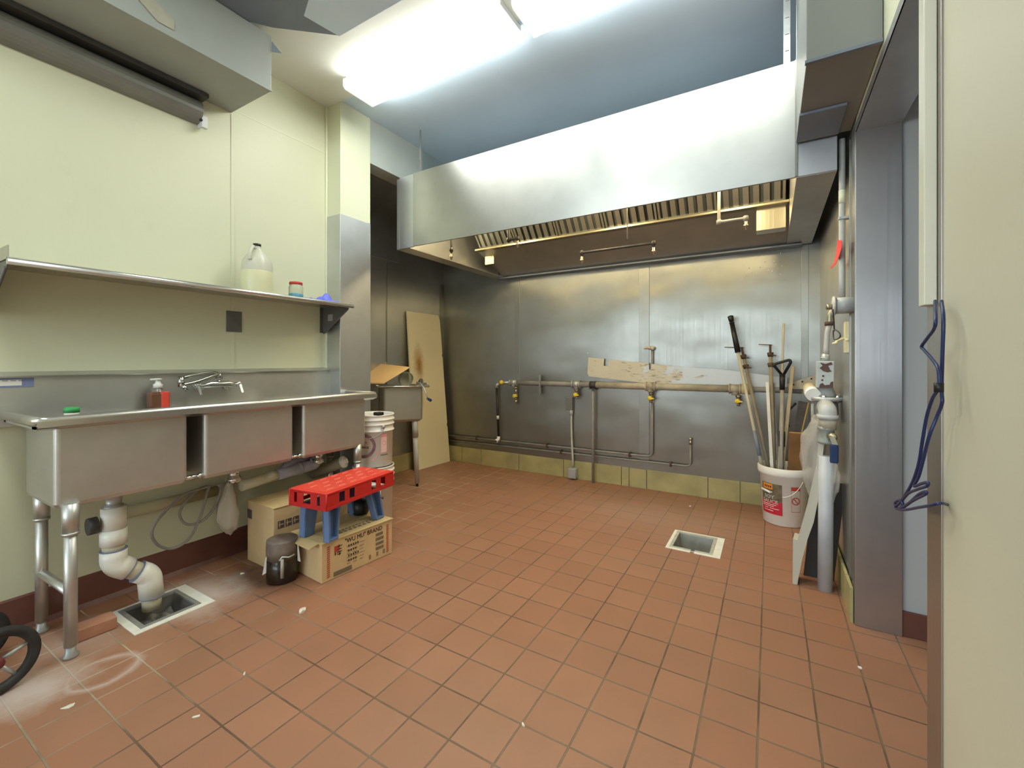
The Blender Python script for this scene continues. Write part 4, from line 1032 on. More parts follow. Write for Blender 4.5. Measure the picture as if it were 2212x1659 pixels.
for sg, z0, z1, w_ in ((-1, .06, .15, .012), (1, .09, .19, .010)):
    b = new()
    q = pc+d_*0.045+s_*(0.068*sg)
    prism(b, [q+V(0, 0, z1), q+s_*(.006*sg)+V(0, 0, z1-.01), q+s_*(w_*1.6*sg)+V(0, 0, z0), q+s_*(.002*sg)+V(0, 0, z0+.008)], d_*0.003); part('film_scrap', b, FILM, t)
b = new(); q = pc+d_*0.080; tube(b, [q+V(0, 0, .13)-s_*.012, q+V(0, 0, .145), q+V(0, 0, .138)+s_*.03, q-d_*.02+V(0, 0, .14)+s_*.055], 0.0035, 8)
part('film_edge', b, FILM, t)

RIBM = mat('pale_red_rib', (0.85, 0.30, 0.22), 0.4)
# blue step stool with a red crate on top
sA = V(-1.893, 1.385, 0); sB = V(-1.952, 1.882, 0)   # right and left corners seen from the room, height of the crate
ang = math.atan2(sB.y-sA.y, sB.x-sA.x)               # local x runs along the long side, local y away from the viewer
zc0, zc1 = 0.378, 0.462
SL, SD = 0.502, 0.255
zb_ = 0.2035
t = thing('step_stool', 'blue grey plastic stool standing on the printed carton and carrying the red crate', 'stool', (sA.x, sA.y, zb_+.001), ang)
b = new(); box(b, (0.05, 0.04, 0.150), (0.43, 0.235, 0.172), 0.008); part('seat', b, BLUE_PL, t, local=True)
for i, (x, y, ox, oy) in enumerate(((0.085, 0.055, -.022, -.02), (0.385, 0.055, .03, -.02), (0.085, 0.21, -.022, .0), (0.385, 0.21, .03, .0))):
    b = new(); sx_ = -1 if x < .2 else 1; sy_ = -1 if y < .15 else 1
    def quad(x_, y_, hw_, hd_, z_): return [(x_-hw_, y_-hd_, z_), (x_+hw_, y_-hd_, z_), (x_+hw_, y_+hd_, z_), (x_-hw_, y_+hd_, z_)]
    # C shaped leg: outer web and two side flanges that splay toward the foot
    w0, w1, dpt = 0.040, 0.030, 0.022
    for (a0, a1, c0_, c1_) in ((-1, -.72, -1, 1), (.72, 1, -1, 1)):
        tp = [(x+a0*w0, y-dpt, .155), (x+a1*w0, y-dpt, .155), (x+a1*w0, y+dpt, .155), (x+a0*w0, y+dpt, .155)]
        bt = [(x+ox+a0*w1, y+oy-dpt*.8, 0.0), (x+ox+a1*w1, y+oy-dpt*.8, 0.0), (x+ox+a1*w1, y+oy+dpt*.8, 0.0), (x+ox+a0*w1, y+oy+dpt*.8, 0.0)]
        bb = bmesh.new(); T_ = [bb.verts.new(q) for q in tp]; B2 = [bb.verts.new(q) for q in bt]
        bb.faces.new(T_); bb.faces.new(B2[::-1])
        for k_ in range(4): bb.faces.new((T_[k_], B2[k_], B2[(k_+1) % 4], T_[(k_+1) % 4]))
        bmesh.ops.recalc_face_normals(bb, faces=bb.faces[:]); merge(b, bb)
    yb_ = y-sy_*dpt*0.8
    bb = bmesh.new(); T_ = [bb.verts.new(q) for q in ((x-w0, yb_-.004, .155), (x+w0, yb_-.004, .155), (x+w0, yb_+.004, .155), (x-w0, yb_+.004, .155))]
    B2 = [bb.verts.new(q) for q in ((x+ox-w1, yb_+oy-.004, 0.0), (x+ox+w1, yb_+oy-.004, 0.0), (x+ox+w1, yb_+oy+.004, 0), (x+ox-w1, yb_+oy+.004, 0))]
    bb.faces.new(T_); bb.faces.new(B2[::-1])
    for k_ in range(4): bb.faces.new((T_[k_], B2[k_], B2[(k_+1) % 4], T_[(k_+1) % 4]))
    bmesh.ops.recalc_face_normals(bb, faces=bb.faces[:]); merge(b, bb)
    box(b, (x+ox-w1, y+oy-dpt*.8, 0.0), (x+ox+w1, y+oy+dpt*.8, 0.012), 0.002)
    part('leg', b, BLUE_PL, t, local=True)
t = thing('plastic_crate', 'bright red upside down plastic crate on the blue stool', 'crate', (sA.x, sA.y, zc0), ang)
b = new(); hh = zc1-zc0
# long sides with openings, built from posts and rails
def side_wall(b, M, length, opens, logo=None):
    thk = 0.004
    box(b, (0, 0, -.001), (length, 0.014, thk+.002), 0.001, M)                 # lower rail
    box(b, (0, hh-0.012, -.001), (length, hh, thk), 0.001, M)
    x = 0
    for (a0, a1) in opens+[(length, length)]:
        if a0 > x: box(b, (x, 0.008, 0), (a0, hh-.006, thk), 0.0008, M)
        if a0 < length: box(b, (a0-.002, 0.008, 0), (a1+.002, 0.020, thk), 0.0008, M)
        x = a1
    nrib = int(length/0.045)
    for j in range(nrib+1):
        xx = j*length/nrib
        if any(a0-.004 < xx < a1+.004 for a0, a1 in opens): continue
        box(b, (max(0, xx-.0015), 0.003, -.004), (min(length, xx+.0015), hh-.004, .001), M=M)
    box(b, (0, 0.018, -.004), (length, 0.021, .001), M=M)
side_wall(b, frame((0.0, 0, 0), (1, 0, 0), (0, 0, 1)), SL, [(.080, .118), (.150, .188), (.315, .353), (.392, .430)])
side_wall(b, frame((SL, SD, 0), (-1, 0, 0), (0, 0, 1)), SL, [(.080, .118), (.150, .188), (.315, .353), (.392, .430)])
side_wall(b, frame((0, SD, 0), (0, -1, 0), (0, 0, 1)), SD, [(.035, .055), (.100, .150), (.195, .215)])
side_wall(b, frame((SL, 0, 0), (0, 1, 0), (0, 0, 1)), SD, [(.035, .055), (.100, .150), (.195, .215)])
for x, y in ((0, 0), (SL, 0), (SL, SD), (0, SD)): tube(b, [(x, y, 0), (x, y, hh-.002)], 0.005, 10)
part('crate_sides', b, RED_PL, t, local=True)
b = new(); box(b, (0.0, 0.0, hh-0.004), (SL, SD, hh+0.003), 0.003); box(b, (0.012, 0.012, hh+.001), (SL-.012, SD-.012, hh+0.007), 0.003)
n_ = 46
for j in range(n_): x = 0.012+j*(SL-.024)/n_; box(b, (x, -0.002, hh-.006), (x+.005, 0.003, hh+.001))
part('crate_bottom', b, RED_TOP, t, local=True)
for i in range(6):
    for j in range(4):
        x = 0.04+i*0.08+(j % 2)*0.035; y = 0.035+j*0.058
        if x < SL-.06: b = new(); box(b, (x, y, hh+.0065), (x+.040, y+.005, hh+.0095), 0.0006); part('grip_rib', b, RIBM, t, local=True)
b = new(); Mf = frame((0.228, -0.0012, 0.034), (1, 0, 0), (0, 0, 1))
for (x, z, w_, h_) in ((0, .004, .012, .003), (.003, .008, .010, .003), (.012, .005, .008, .008), (.021, .004, .006, .007), (.028, .004, .008, .004), (.006, .013, .020, .002)): box(b, (x, z, 0), (x+w_, z+h_, .001), M=Mf)
part('embossed_mark', b, LABEL_WHITE, t, local=True)
b = new(); bq = at(2, 0.30, 790, 1092); lathe(b, [(0, 0), (.045, 0), (.05, .01), (.05, .085), (0, .09)], (-2.13, 1.79, 0.206), 24)
single('black_tub', b, BLACK, 'small black tub standing on the printed carton under the stool', 'tub', (-2.13, 1.79, 0.206))

def cone_map(c, face, rz):
    """wrap flat art (x along the surface, y up) round a bucket; face = direction the middle faces"""
    a0 = math.atan2(face.y, face.x)
    def m_(co):
        r = rz(co.y)+0.0012+co.z
        a = a0+co.x/rz(co.y)
        return Vector((c.x+r*math.cos(a), c.y+r*math.sin(a), c.z+co.y))
    return m_
def patch(b, m_, x0, x1, y0, y1, off=0.0, n=14):
    bb = bmesh.new(); rows = []
    for i in range(n+1):
        x = x0+(x1-x0)*i/n
        rows.append([bb.verts.new(m_(Vector((x, y0+(y1-y0)*j/2, off)))) for j in range(3)])
    for i in range(n):
        for j in range(2): f_ = bb.faces.new((rows[i][j], rows[i+1][j], rows[i+1][j+1], rows[i][j+1])); f_.smooth = True
    merge(b, bb)
def ringart(b, m_, cx_, cy_, r0, r1, off=0, a0=0, a1=360, n=48, hexa=False):
    bb = bmesh.new(); n = 6 if hexa else n; vs = []
    for i in range(n+1):
        a = R(a0+(a1-a0)*i/n)+(PI/6 if hexa else 0)
        vs.append((bb.verts.new(m_(Vector((cx_+r0*math.cos(a), cy_+r0*math.sin(a), off)))), bb.verts.new(m_(Vector((cx_+r1*math.cos(a), cy_+r1*math.sin(a), off))))))
    for i in range(n): bb.faces.new((vs[i][0], vs[i][1], vs[i+1][1], vs[i+1][0]))
    merge(b, bb)

def bucket(c, h, r0, r1, label, inner=True, ribs=True, group=None):
    t = thing('plastic_bucket', label, 'bucket', c, group=group)
    b = new()
    if ribs:
        prof = [(0, .001), (r0-.006, .001), (r0, .006), (r1-.006, h-.115), (r1+.004, h-.113), (r1+.004, h-.107), (r1-.003, h-.104), (r1-.003, h-.072), (r1+.005, h-.070), (r1+.005, h-.064), (r1-.002, h-.062), (r1-.002, h-.040), (r1+.006, h-.038), (r1+.006, h-.032), (r1-.001, h-.030), (r1-.001, h-.010), (r1+.004, h-.006), (r1+.003, h), (r1-.002, h), (r1-.005, h-.01), (r0-.004, .01), (0, .01)]
    else:
        prof = [(0, .001), (r0-.006, .001), (r0, .006), (r1-.004, h-.058), (r1+.004, h-.056), (r1+.009, h-.040), (r1+.009, h-.006), (r1+.004, h), (r1-.001, h), (r1-.005, h-.008), (r0-.004, .01), (0, .01)]
    lathe(b, prof, c, 56); part('bucket_wall', b, WHITE_PL, t)
    return t, (lambda z: r0+(r1-.006-r0)*(z/(h-.10)))
# two stacked white buckets by the pillar
face = V(0.70, -0.72, 0)
bc = V(-2.395, 2.127, 0)
t, rz = bucket(bc, 0.40, 0.127, 0.137, 'lower white bucket with dark hexagon logo, under another bucket by the pillar')
m_ = cone_map(bc, V(0.63, -0.78, 0), rz)
b = new(); patch(b, m_, -.11, .07, .10, .25, 0); part('label_panel', b, LABEL_WHITE, t)
b = new(); ringart(b, m_, .010, .235, .016, .021, .0008, hexa=True); ringart(b, m_, .010, .235, .0, .008, .0008, hexa=True)
text(b, 'KIKKOMAN', 0.026, lambda co: m_(Vector((co.x-.075, co.y+.185, .0008))), 0.0002, 0.0006, 1.2)
text(b, 'SAUCE', 0.016, lambda co: m_(Vector((co.x-.01, co.y+.155, .0008))), 0.0002, 0.0003, 1.2)
part('logo_print', b, INK_NAVY, t)
bc2 = V(-2.395, 2.127, 0.402)
t, rz = bucket(bc2, 0.355, 0.127, 0.137, 'upper white bucket with plum ring print, stacked on another bucket beside the pillar')
m_ = cone_map(bc2, V(0.63, -0.78, 0), rz)
b = new(); ringart(b, m_, -.045, .150, .062, .082, .0006); part('plum_ring', b, INK_PLUM, t)
b = new(); patch(b, m_, .072, .115, .10, .225, .0006, 6); part('warning_label', b, mat('pink_label', (0.78, 0.50, 0.48), 0.4), t)
b = new(); patch(b, m_, .072, .115, .205, .225, .0012, 6); ringart(b, m_, .093, .165, .012, .016, .0012)
bb = bmesh.new(); bb.faces.new([bb.verts.new(m_(Vector(q))) for q in ((.004, .05, .0008), (.022, .05, .0008), (.058, .095, .0008), (.058, .115, .0008))]); merge(b, bb)
part('pink_print', b, INK_PINK, t)
b = new(); text(b, 'Kikkoman', 0.011, lambda co: m_(Vector((co.x+.068, co.y+.080, .0008))), 0.0001, 0.0003, 1.2); text(b, 'SAUCE', 0.017, lambda co: m_(Vector((co.x-.075, co.y+.135, .0008))), 0.0001, 0.0005, 1.3); text(b, 'KIKKO', 0.015, lambda co: m_(Vector((co.x-.08, co.y+.17, .0008))), 0.0001, 0.0004, 1.3); part('black_print', b, INK, t)
b = new(); a0 = math.atan2(-.25, .97)
q = bc2+V(math.cos(a0)*.143, math.sin(a0)*.143, .275)
tube(b, smooth_path([q, q+V(.006, -.004, -.02), q+V(-.012, -.04, -.055), q+V(-.05, -.09, -.075)]), 0.0022, 8); lathe(b, [(0, 0), (.012, 0), (.012, .014), (0, .016)], (0, 0, 0), 14, M=aim(q-V(.006, 0, 0), V(1, -.3, 0))); part('bail_handle', b, GALV, t)
b = new(); box(b, (-2.25, 1.995, 0.765), (-2.20, 2.045, 0.788), 0.006)
single('black_strap_end', b, BLACK, 'small black object hanging at the right corner of the sink above the upper bucket', 'strap', (-2.21, 2.01, 0.775))

# ------------------------------------------------------------------ sink and clutter in the alcove
AY = 2.90
aU, aV = V(.59, .81, 0).normalized(), V(-.81, .59, 0).normalized()
aO = V(-2.835, 2.626, 0); az0, az1 = 0.597, 0.895; aw, ad = 0.335, 0.40
ang_a = math.atan2(aU.y, aU.x)
t = thing('alcove_sink', 'small stainless sink with a slanted front leg in the alcove behind the pillar', 'sink', aO, ang_a)
b = new(); bb = bmesh.new()
rings = [rr_(0, aw, 0, ad, .02, az1), rr_(0, aw, 0, ad, .02, az0+.02), rr_(.02, aw-.02, .02, ad-.02, .02, az0)]
inner = [rr_(.03, aw-.03, .03, ad-.03, .02, az0+.006), rr_(.004, aw-.004, .004, ad-.004, .02, az0+.03), rr_(.004, aw-.004, .004, ad-.004, .02, az1)]
vr = [[bb.verts.new(q) for q in r] for r in rings+inner]; n_ = len(vr[0])
for i in range(len(vr)-1):
    if i == 2: continue
    for k_ in range(n_): bb.faces.new((vr[i][k_], vr[i][(k_+1) % n_], vr[i+1][(k_+1) % n_], vr[i+1][k_]))
bb.faces.new(vr[2]); bb.faces.new(vr[3][::-1]); bmesh.ops.recalc_face_normals(bb, faces=bb.faces[:]); merge(b, bb)
ASTEEL = steel('alcove_sink_steel', (0.50, 0.50, 0.45), 0.36, (60, 2, 60))
part('basin', b, ASTEEL, t, local=True)
b = new(); o_ = 0.035
box(b, (-o_, -o_, az1), (.01, ad+o_, az1+.008)); box(b, (aw-.01, -o_, az1), (aw+.045, ad+o_, az1+.008)); box(b, (0, -o_, az1), (aw, .01, az1+.008)); box(b, (0, ad-.01, az1), (aw, ad+o_, az1+.008))
part('deck', b, ASTEEL, t, local=True)
b = new(); tube(b, [(-o_, ad+o_, az1+.010), (-o_, -o_, az1+.010), (aw+.045, -o_, az1+.010), (aw+.045, ad+o_, az1+.010)], 0.011, 12); part('rolled_rim', b, STEEL_RIM, t, local=True)
for (x, y, dx, dy) in ((aw-.06, .05, .03, .045), (.05, .05, 0, 0)):
    b = new(); tube(b, [(x, y, az0+.02), (x+dx*.9, y+dy*.9, 0.03)], 0.0205, 14); tube(b, [(x, y, az0+.02), (x+dx*.25, y+dy*.25, 0.45)], 0.026, 14)
    lg = part('leg', b, painted('grey_leg_%d' % int(x*1000), (0.50, 0.51, 0.49), 0.35, 0.08, 12), t, local=True)
    b = new(); tube(b, [(x+dx*.9, y+dy*.9, 0.032), (x+dx, y+dy, 0.0)], 0.012, 10); part('foot', b, BLACK, lg, local=True)
b = new(); box(b, (.02, ad-.02, .62), (aw-.02, ad+.02, .66), .003); part('rear_rail', b, ASTEEL, t, local=True)
zt_ = az1+.021
# slanted board leaning over glassware
t = thing('tilted_board', 'pale orange board lying tilted over glassware on the small alcove sink', 'board', (-3.0, 2.95, zt_))
Yb = 2.68
c1 = at(1, Yb, 797, 829); c2 = at(1, Yb, 828, 829); c3 = at(1, 2.88, 884, 795); c4 = at(1, 2.98, 822, 788)
c0 = at(1, Yb, 760, 829); c5 = at(1, 2.96, 775, 803)
b = new(); prism(b, [c0, c2, c3, c4, c5], (0, 0.002, 0.010)); part('board_sheet', b, CARD_PALE, t)
q = at(1, 2.86, 868, 815)
t = thing('glass_bowl', 'clear glass bowl lying on its side under the tilted board', 'bowl', (q.x, 2.90, zt_+.05))
b = new(); Mx = aim(V(q.x-.02, 2.92, zt_+.048), V(.75, -.2, -.25))
lathe(b, [(0, -.05), (.03, -.05), (.055, -.03), (.066, 0), (.068, .03), (.064, .03), (.062, 0), (.052, -.026), (.03, -.045), (0, -.045)], (0, 0, 0), 32, M=Mx); part('bowl_wall', b, JAR_CLR, t)
q = at(1, 2.97, 815, 790); q.z = zt_+.112
b = new(); Mx = aim(V(q.x, 2.97, q.z), V(.5, -.80, .30)); lathe(b, [(0, .03), (.035, .028), (.085, .012), (.12, 0), (.12, -.004), (.085, .008), (.035, .024), (0, .026)], (0, 0, 0), 32, M=Mx)
single('domed_lid', b, painted('smoky_lid', (0.34, 0.31, 0.25), 0.15, 0.2, 8), 'smoky domed lid leaning on the alcove wall behind the tilted board', 'lid', (q.x, 2.97, q.z))
q = at(1, 3.0, 800, 793)
b = new(); box(b, (q.x-.08, 2.96, zt_), (q.x+.03, 3.06, q.z+.01), 0.02); single('dark_bin', b, painted('dark_bin_plastic', (0.07, 0.08, 0.10), 0.4, 0.2, 20), 'dark bin half hidden behind the pillar on the alcove sink', 'bin', (q.x, 3.0, zt_))
# can opener with crank
cr = at(1, 2.86, 908, 828)
t = thing('can_opener', 'table mounted can opener with a dark crank handle on the alcove sink rim', 'can opener', cr)
b = new(); box(b, (cr.x-.05, cr.y, cr.z-.012), (cr.x+.03, cr.y+.05, cr.z+.014), 0.005); part('clamp', b, CHROME, t)
b = new(); tube(b, [cr+V(-.02, .02, .01), cr+V(.0, .01, .028)], 0.018, 14); part('gear', b, BLACK, t)
h1 = at(1, 2.83, 916, 838); h2 = at(1, 2.82, 924, 861); h3 = at(1, 2.79, 930, 864)
b = new(); tube(b, [cr+V(.0, -.01, .01), h1, h2], 0.0055, 10); part('crank_arm', b, GALV, t)
b = new(); tube(b, [h2, h3+V(.008, -.01, -.002)], [0.010, 0.013], 14); part('crank_knob', b, BLUE_H, t)

# tall board leaning on the alcove wall
p0, p1, p2, p3 = V(-3.122, 3.317, 0.002), V(-3.090, 3.836, 0.002), V(-3.226, 3.82, 1.640), V(-3.222, 3.30, 1.640)
nrm = (p1-p0).cross(p3-p0).normalized()
def bp(u, v_): return (p0*(1-u)+p1*u)*(1-v_)+(p3*(1-u)+p2*u)*v_
b = new()
out = [bp(0, 0), bp(1, 0), bp(1, .24), bp(.985, .24), bp(.985, .26), bp(1, .26), bp(1, .715), bp(.985, .715), bp(.985, .735), bp(1, .735), bp(1, .965), bp(.94, 1), bp(0, 1)]
prism(b, out, -nrm*0.014 if nrm.x > 0 else nrm*0.014)
qs = at(0, -3.18, 905, 785); qs2 = at(0, -3.14, 912, 862); qs3 = at(0, -3.19, 903, 745)
bo = single('leaning_board', b, BOARD, 'tall cream laminate board with rusty stain leaning in the alcove corner', 'board', (-3.12, 3.5, 0))
off = V(-3.12, 3.5, 0)
stain(BOARD, None, [(qs.x-off.x, qs.y-off.y, qs.z, 5, .085, .21, .9), (qs.x-off.x, qs.y-off.y+.01, qs.z-.02, 5, .045, .12, .9), (qs2.x-off.x, qs2.y-off.y, qs2.z, 5, .05, .15, .6)], (0.38, 0.19, 0.035))

# ------------------------------------------------------------------ gas pipe and small pipes on the back wall
GYp = 3.835; gz = 0.905
t = thing('gas_pipe', 'long dirty gas manifold pipe with yellow valves along the steel back wall', 'gas pipe', (-1.1, GYp, gz))
b = new(); tube(b, [(-2.20, GYp, gz), (-1.42, GYp, gz)], 0.024, 18); part('pipe', b, PIPE_GREY, t)
b = new(); tube(b, [(-1.45, GYp, gz), (-0.20, GYp, gz)], 0.029, 18); part('greasy_pipe', b, PIPE_DIRTY, t, 'pipe stretch with peeling cream paint')
b = new(); tube(b, [(-0.22, GYp, gz), (0.20, GYp, gz)], 0.021, 16); part('pipe', b, PIPE_GREY, t)
b = new(); tube(b, [(-0.19, GYp, gz), (-0.125, GYp, gz)], 0.041, 20); tube(b, [(-0.25, GYp, gz), (-0.19, GYp, gz)], 0.034, 20); part('coupling', b, painted('cream_fitting', (0.56, 0.50, 0.30), 0.4, 0.15, 15), t)
def fitting(x, r, kind='tee', z=gz):
    b = new(); tube(b, [(x-.035, GYp, z), (x+.035, GYp, z)], r, 18)
    for s in (-1, 1): tube(b, [(x+s*.042, GYp, z), (x+s*.032, GYp, z)], r+.005, 18)
    if kind == 'tee': tube(b, [(x, GYp, z), (x, GYp, z-.05)], r*.7, 14)
    part('tee_fitting', b, PIPE_DIRTY if x > -1.4 else GALV, t)
fitting(-2.262, 0.028); fitting(-1.575, 0.033); fitting(-0.888, 0.037); fitting(-0.24, 0.035)
def valve(x, zt, zb, face=1, open_end=True):
    vz = zb
    b = new(); tube(b, [(x, GYp, zt), (x, GYp, zt-.018)], 0.020, 8); tube(b, [(x, GYp, zt-.018), (x, GYp, vz+.02)], 0.013, 12)
    lathe(b, [(0, .022), (.018, .02), (.021, 0), (.018, -.02), (0, -.022)], (x, GYp, vz), 14)
    tube(b, [(x, GYp, vz-.018), (x, GYp, vz-.04)], 0.012, 12)
    if open_end: tube(b, [(x, GYp, vz-.04), (x, GYp, vz-.075)], 0.018, 8)
    vb = part('valve', b, BRONZE, t)
    b = new(); lathe(b, [(0, 0), (.019, 0), (.020, .006), (.016, .014), (0, .015)], (0, 0, 0), 18, M=aim(V(x-.006, GYp-.018, vz), V(0, -1, 0)))
    prism(b, [(x+.0, GYp-.034, vz+.009), (x+.032, GYp-.034, vz+.003), (x+.032, GYp-.034, vz-.005), (x, GYp-.034, vz-.010)], (0, .010, 0)); part('valve_handle', b, YELLOW, vb, 'yellow lever handle')
for x, zt, zb, oe in ((-2.235, .862, .770, True), (-1.572, .858, .808, False), (-0.885, .853, .805, False), (-0.215, .855, .810, False)): valve(x, zt, zb, 1, oe)
b = new(); q = at(1, 3.82, 1085, 826)
lathe(b, [(0, -.02), (.02, -.02), (.022, 0), (.02, .02), (0, .02)], (0, 0, 0), 16, M=aim(q+V(-.01, 0, 0), V(.5, -.85, 0))); part('valve_handle', b, YELLOW, t, 'yellow handle at the left end')
b = new(); tube(b, [(-2.29, GYp, gz), (q.x, GYp, gz-.002), (q.x-.03, GYp, gz-.015)], 0.014, 12); part('end_nipple', b, GALV, t)
# black hose drop at the left end
t = thing('black_drop_pipe', 'black vertical gas drop with a white elbow at the left end of the gas pipe', 'pipe', (-2.44, GYp, 0.88))
q1 = at(1, GYp, 1073, 838); q2 = at(1, GYp, 1077, 945)
b = new(); tube(b, [q1, q2], 0.0125, 14); part('pipe', b, BLACK, t)
b = new(); tube(b, [q1, q1+V(0, 0, .03), q1+V(.02, 0, .045)], 0.015, 12); part('top_elbow', b, GALV, t)
b = new(); qq = q1.lerp(q2, .56); tube(b, [qq, qq+(q2-q1)*.07], 0.0135, 14); part('pale_tag', b, FIX_W, t)
b = new(); tube(b, [q2+V(0, 0, .012), q2-V(0, 0, .015), q2+V(-.012, -.03, -.035)], [0.017, .018, .020], 16); part('elbow', b, WHITE_PL, t)
b = new(); e2 = q2+V(-.012, -.03, -.035); dd = V(-.3, -.75, -.5).normalized(); tube(b, [e2+dd*.0, e2+dd*.001], 0.0001); lathe(b, [(0, 0), (.011, 0), (.011, .002), (0, .002)], (0, 0, 0), 14, M=aim(e2+(e2-(q2-V(0, 0, .015))).normalized()*.0006, (e2-(q2-V(0, 0, .015))))); part('elbow_bore', b, BLACK, t)
# horizontal small lines low on the wall
y_ = YB-0.028
t = thing('low_conduit', 'thin low pipe on the back wall turning up under a yellow valve', 'pipe', (-1.4, y_, 0.29))
b = new(); xe = -0.884; tube(b, round_corners([(-3.20, y_, 0.285), (xe, y_, 0.292), (xe, y_, 0.76)], 0.05, 8), 0.0095, 12); part('pipe', b, PIPE_GREY, t)
for x in (-1.08, -1.9, -2.75):
    b = new(); box(b, (x-.008, y_-.016, .268), (x+.008, YB-.007, .31), .002); part('clip', b, RUST, t)
t = thing('low_conduit', 'lower thin pipe just above the base tiles turning up to an open end', 'pipe', (-1.2, y_, 0.23))
xe = -0.573; b = new(); tube(b, round_corners([(-3.20, y_+.004, 0.228), (xe, y_+.004, 0.245), (xe, y_+.004, 0.44)], 0.035, 8), 0.0085, 12); part('pipe', b, PIPE_GREY, t)
b = new(); tube(b, [(xe, y_+.004, .43), (xe, y_+.004, .462)], .011, 10); lathe(b, [(0, -.012), (.013, -.01), (.013, .01), (0, .014)], (xe, y_+.002, .473), 12); part('end_fitting', b, NICKEL, t)
for x in (-0.73, -1.75):
    b = new(); box(b, (x-.008, y_-.012, .225), (x+.008, YB-.007, .262), .002); part('clip', b, RUST, t)
# conduit with the two boxes
t = thing('electrical_conduit', 'vertical grey conduit from a small box below the gas pipe to a floor level box', 'conduit', (-1.63, y_, 0.06))
qa = at(1, 3.86, 1230, 878); qb = at(1, 3.86, 1238, 1022)
b = new(); tube(b, smooth_path([V(qa.x+.018, 3.865, .66), V(qa.x+.02, 3.865, .45), V(qb.x-.002, 3.865, .12)]), 0.0105, 12); tube(b, [V(qa.x+.018, 3.865, .67), V(qa.x+.018, 3.865, .61)], .017, 12); part('pipe', b, painted('conduit_paint', (0.50, 0.51, 0.46), 0.35, 0.08, 20), t)
b = new(); box(b, (qa.x-.032, 3.845, .655), (qa.x+.035, YB-.001, .78), .004); part('upper_box', b, painted('grey_box_paint', (0.17, 0.17, 0.155), 0.4, 0.1, 20), t)
b = new(); box(b, (qb.x-.038, 3.825, .012), (qb.x+.038, YB-.016, .105), .004); lb_ = part('lower_box', b, painted('light_grey_box', (0.42, 0.45, 0.43), 0.4, 0.06, 20), t)
b = new(); box(b, (qb.x-.030, 3.822, .02), (qb.x+.030, 3.826, .097), .001); part('box_cover', b, GALV, lb_)
# support rod
b = new(); qx = at(1, 3.83, 1281, 900).x; tube(b, [(qx, 3.83, 0.0), (qx, 3.83, gz-.02)], 0.0115, 12)
t = thing('support_rod', 'thin grey floor rod holding up the gas pipe', 'rod', (qx, 3.83, 0)); part('rod', b, PIPE_GREY, t)
b = new(); tube(b, [(qx-.03, GYp, gz), (qx+.03, GYp, gz)], .034, 18); box(b, (qx-.035, GYp-.03, gz-.04), (qx+.035, GYp+.03, gz-.034), .002); part('saddle', b, DKIRON, t)
# strap
b = new(); qx = at(1, 3.8, 1165, 830).x
box(b, (qx-.006, GYp-.033, .80), (qx+.010, GYp-.029, .985), .001); box(b, (qx-.030, GYp+.026, .80), (qx-.012, GYp+.03, .98), .001); box(b, (qx-.030, GYp-.033, gz-.036), (qx+.010, GYp+.03, gz-.032), .001)
single('pipe_strap', b, STEEL_STRIP, 'flat upright steel strap clipped over the left part of the gas pipe', 'strap', (qx, GYp, gz-.04))
# wall valve above the painted strip
qx = at(1, 3.86, 1408, 760).x
t = thing('wall_faucet', 'short upright stub with a whitish spout head on the wall above the painted metal strip', 'wall faucet', (qx, 3.87, 1.06))
b = new(); tube(b, [(qx, 3.875, 1.00), (qx, 3.875, 1.225)], 0.010, 12); part('stub_pipe', b, PIPE_GREY, t)
b = new(); tube(b, [(qx-.002, 3.87, 1.235), (qx-.03, 3.855, 1.243), (qx-.065, 3.84, 1.238)], [.018, .016, .010], 12); lathe(b, [(0, .016), (.018, .01), (.022, -.004), (.012, -.018), (0, -.02)], (qx+.004, 3.87, 1.238), 14); part('spout_head', b, painted('scaled_metal', (0.50, 0.47, 0.40), 0.4, 0.3, 30), t)
# holes left in the wall sheet
for (px, py) in ((1621, 576), (1628, 586), (1652, 570), (1643, 577), (1665, 590), (1672, 576), (1671, 565), (1686, 570), (1690, 578), (1686, 596), (1682, 547), (1610, 597), (1662, 584), (1270, 763)):
    pass
hole_b = new()
for (px, py) in ((1618, 579), (1642, 577), (1652, 565), (1672, 565), (1676, 571), (1660, 584), (1668, 586), (1624, 588), (1689, 574), (1686, 547), (1686, 592), (1609, 597), (1270, 763)):
    q = at(1, YB, px, py); lathe(hole_b, [(0, 0), (.0055, 0), (.005, .003), (0, .004)], (0, 0, 0), 10, M=aim(V(q.x, YB-.001, q.z), V(0, -1, 0)))
struct('wall_plugs', hole_b, LABEL_WHITE, wb)

# painted metal strip leaning behind the pipe
STRIP = painted('scuffed_cream_paint', (0.56, 0.53, 0.42), 0.45, 0.06, 6, 0.0008, 30)
k = N(STRIP); lk = [l for l in STRIP.node_tree.links if l.to_socket == k.b.inputs['Base Color']][0].from_socket
v = k.coord((3.5, 1, 30), rot=(0, R(-7), 0)); n_a = k.noise(v, 3.0, 6, 0.72)
sep2 = k.n('ShaderNodeSeparateXYZ'); k.l(k.coord(), sep2.inputs[0])
xg = k.math('MULTIPLY', k.math('ADD', sep2.outputs[0], 0.25), 0.22)
scr = k.ramp(k.math('ADD', n_a, k.math('MULTIPLY', xg, 0.5)), [(0.585, 0), (0.62, 1)])
bare = k.ramp(k.math('ADD', k.noise(k.coord((1.5, 1, 3)), 4, 4, 0.6), k.math('MULTIPLY', xg, 2.6)), [(0.72, 0), (0.76, 1)])
cc = k.mix(k.math('MULTIPLY', scr, 0.8), lk, (0.16, 0.12, 0.09)); cc = k.mix(bare, cc, (0.42, 0.41, 0.37)); k.l(cc, k.b.inputs['Base Color'])
k.l(k.math('MULTIPLY', bare, 0.9), k.b.inputs['Metallic'])
ys = 3.865
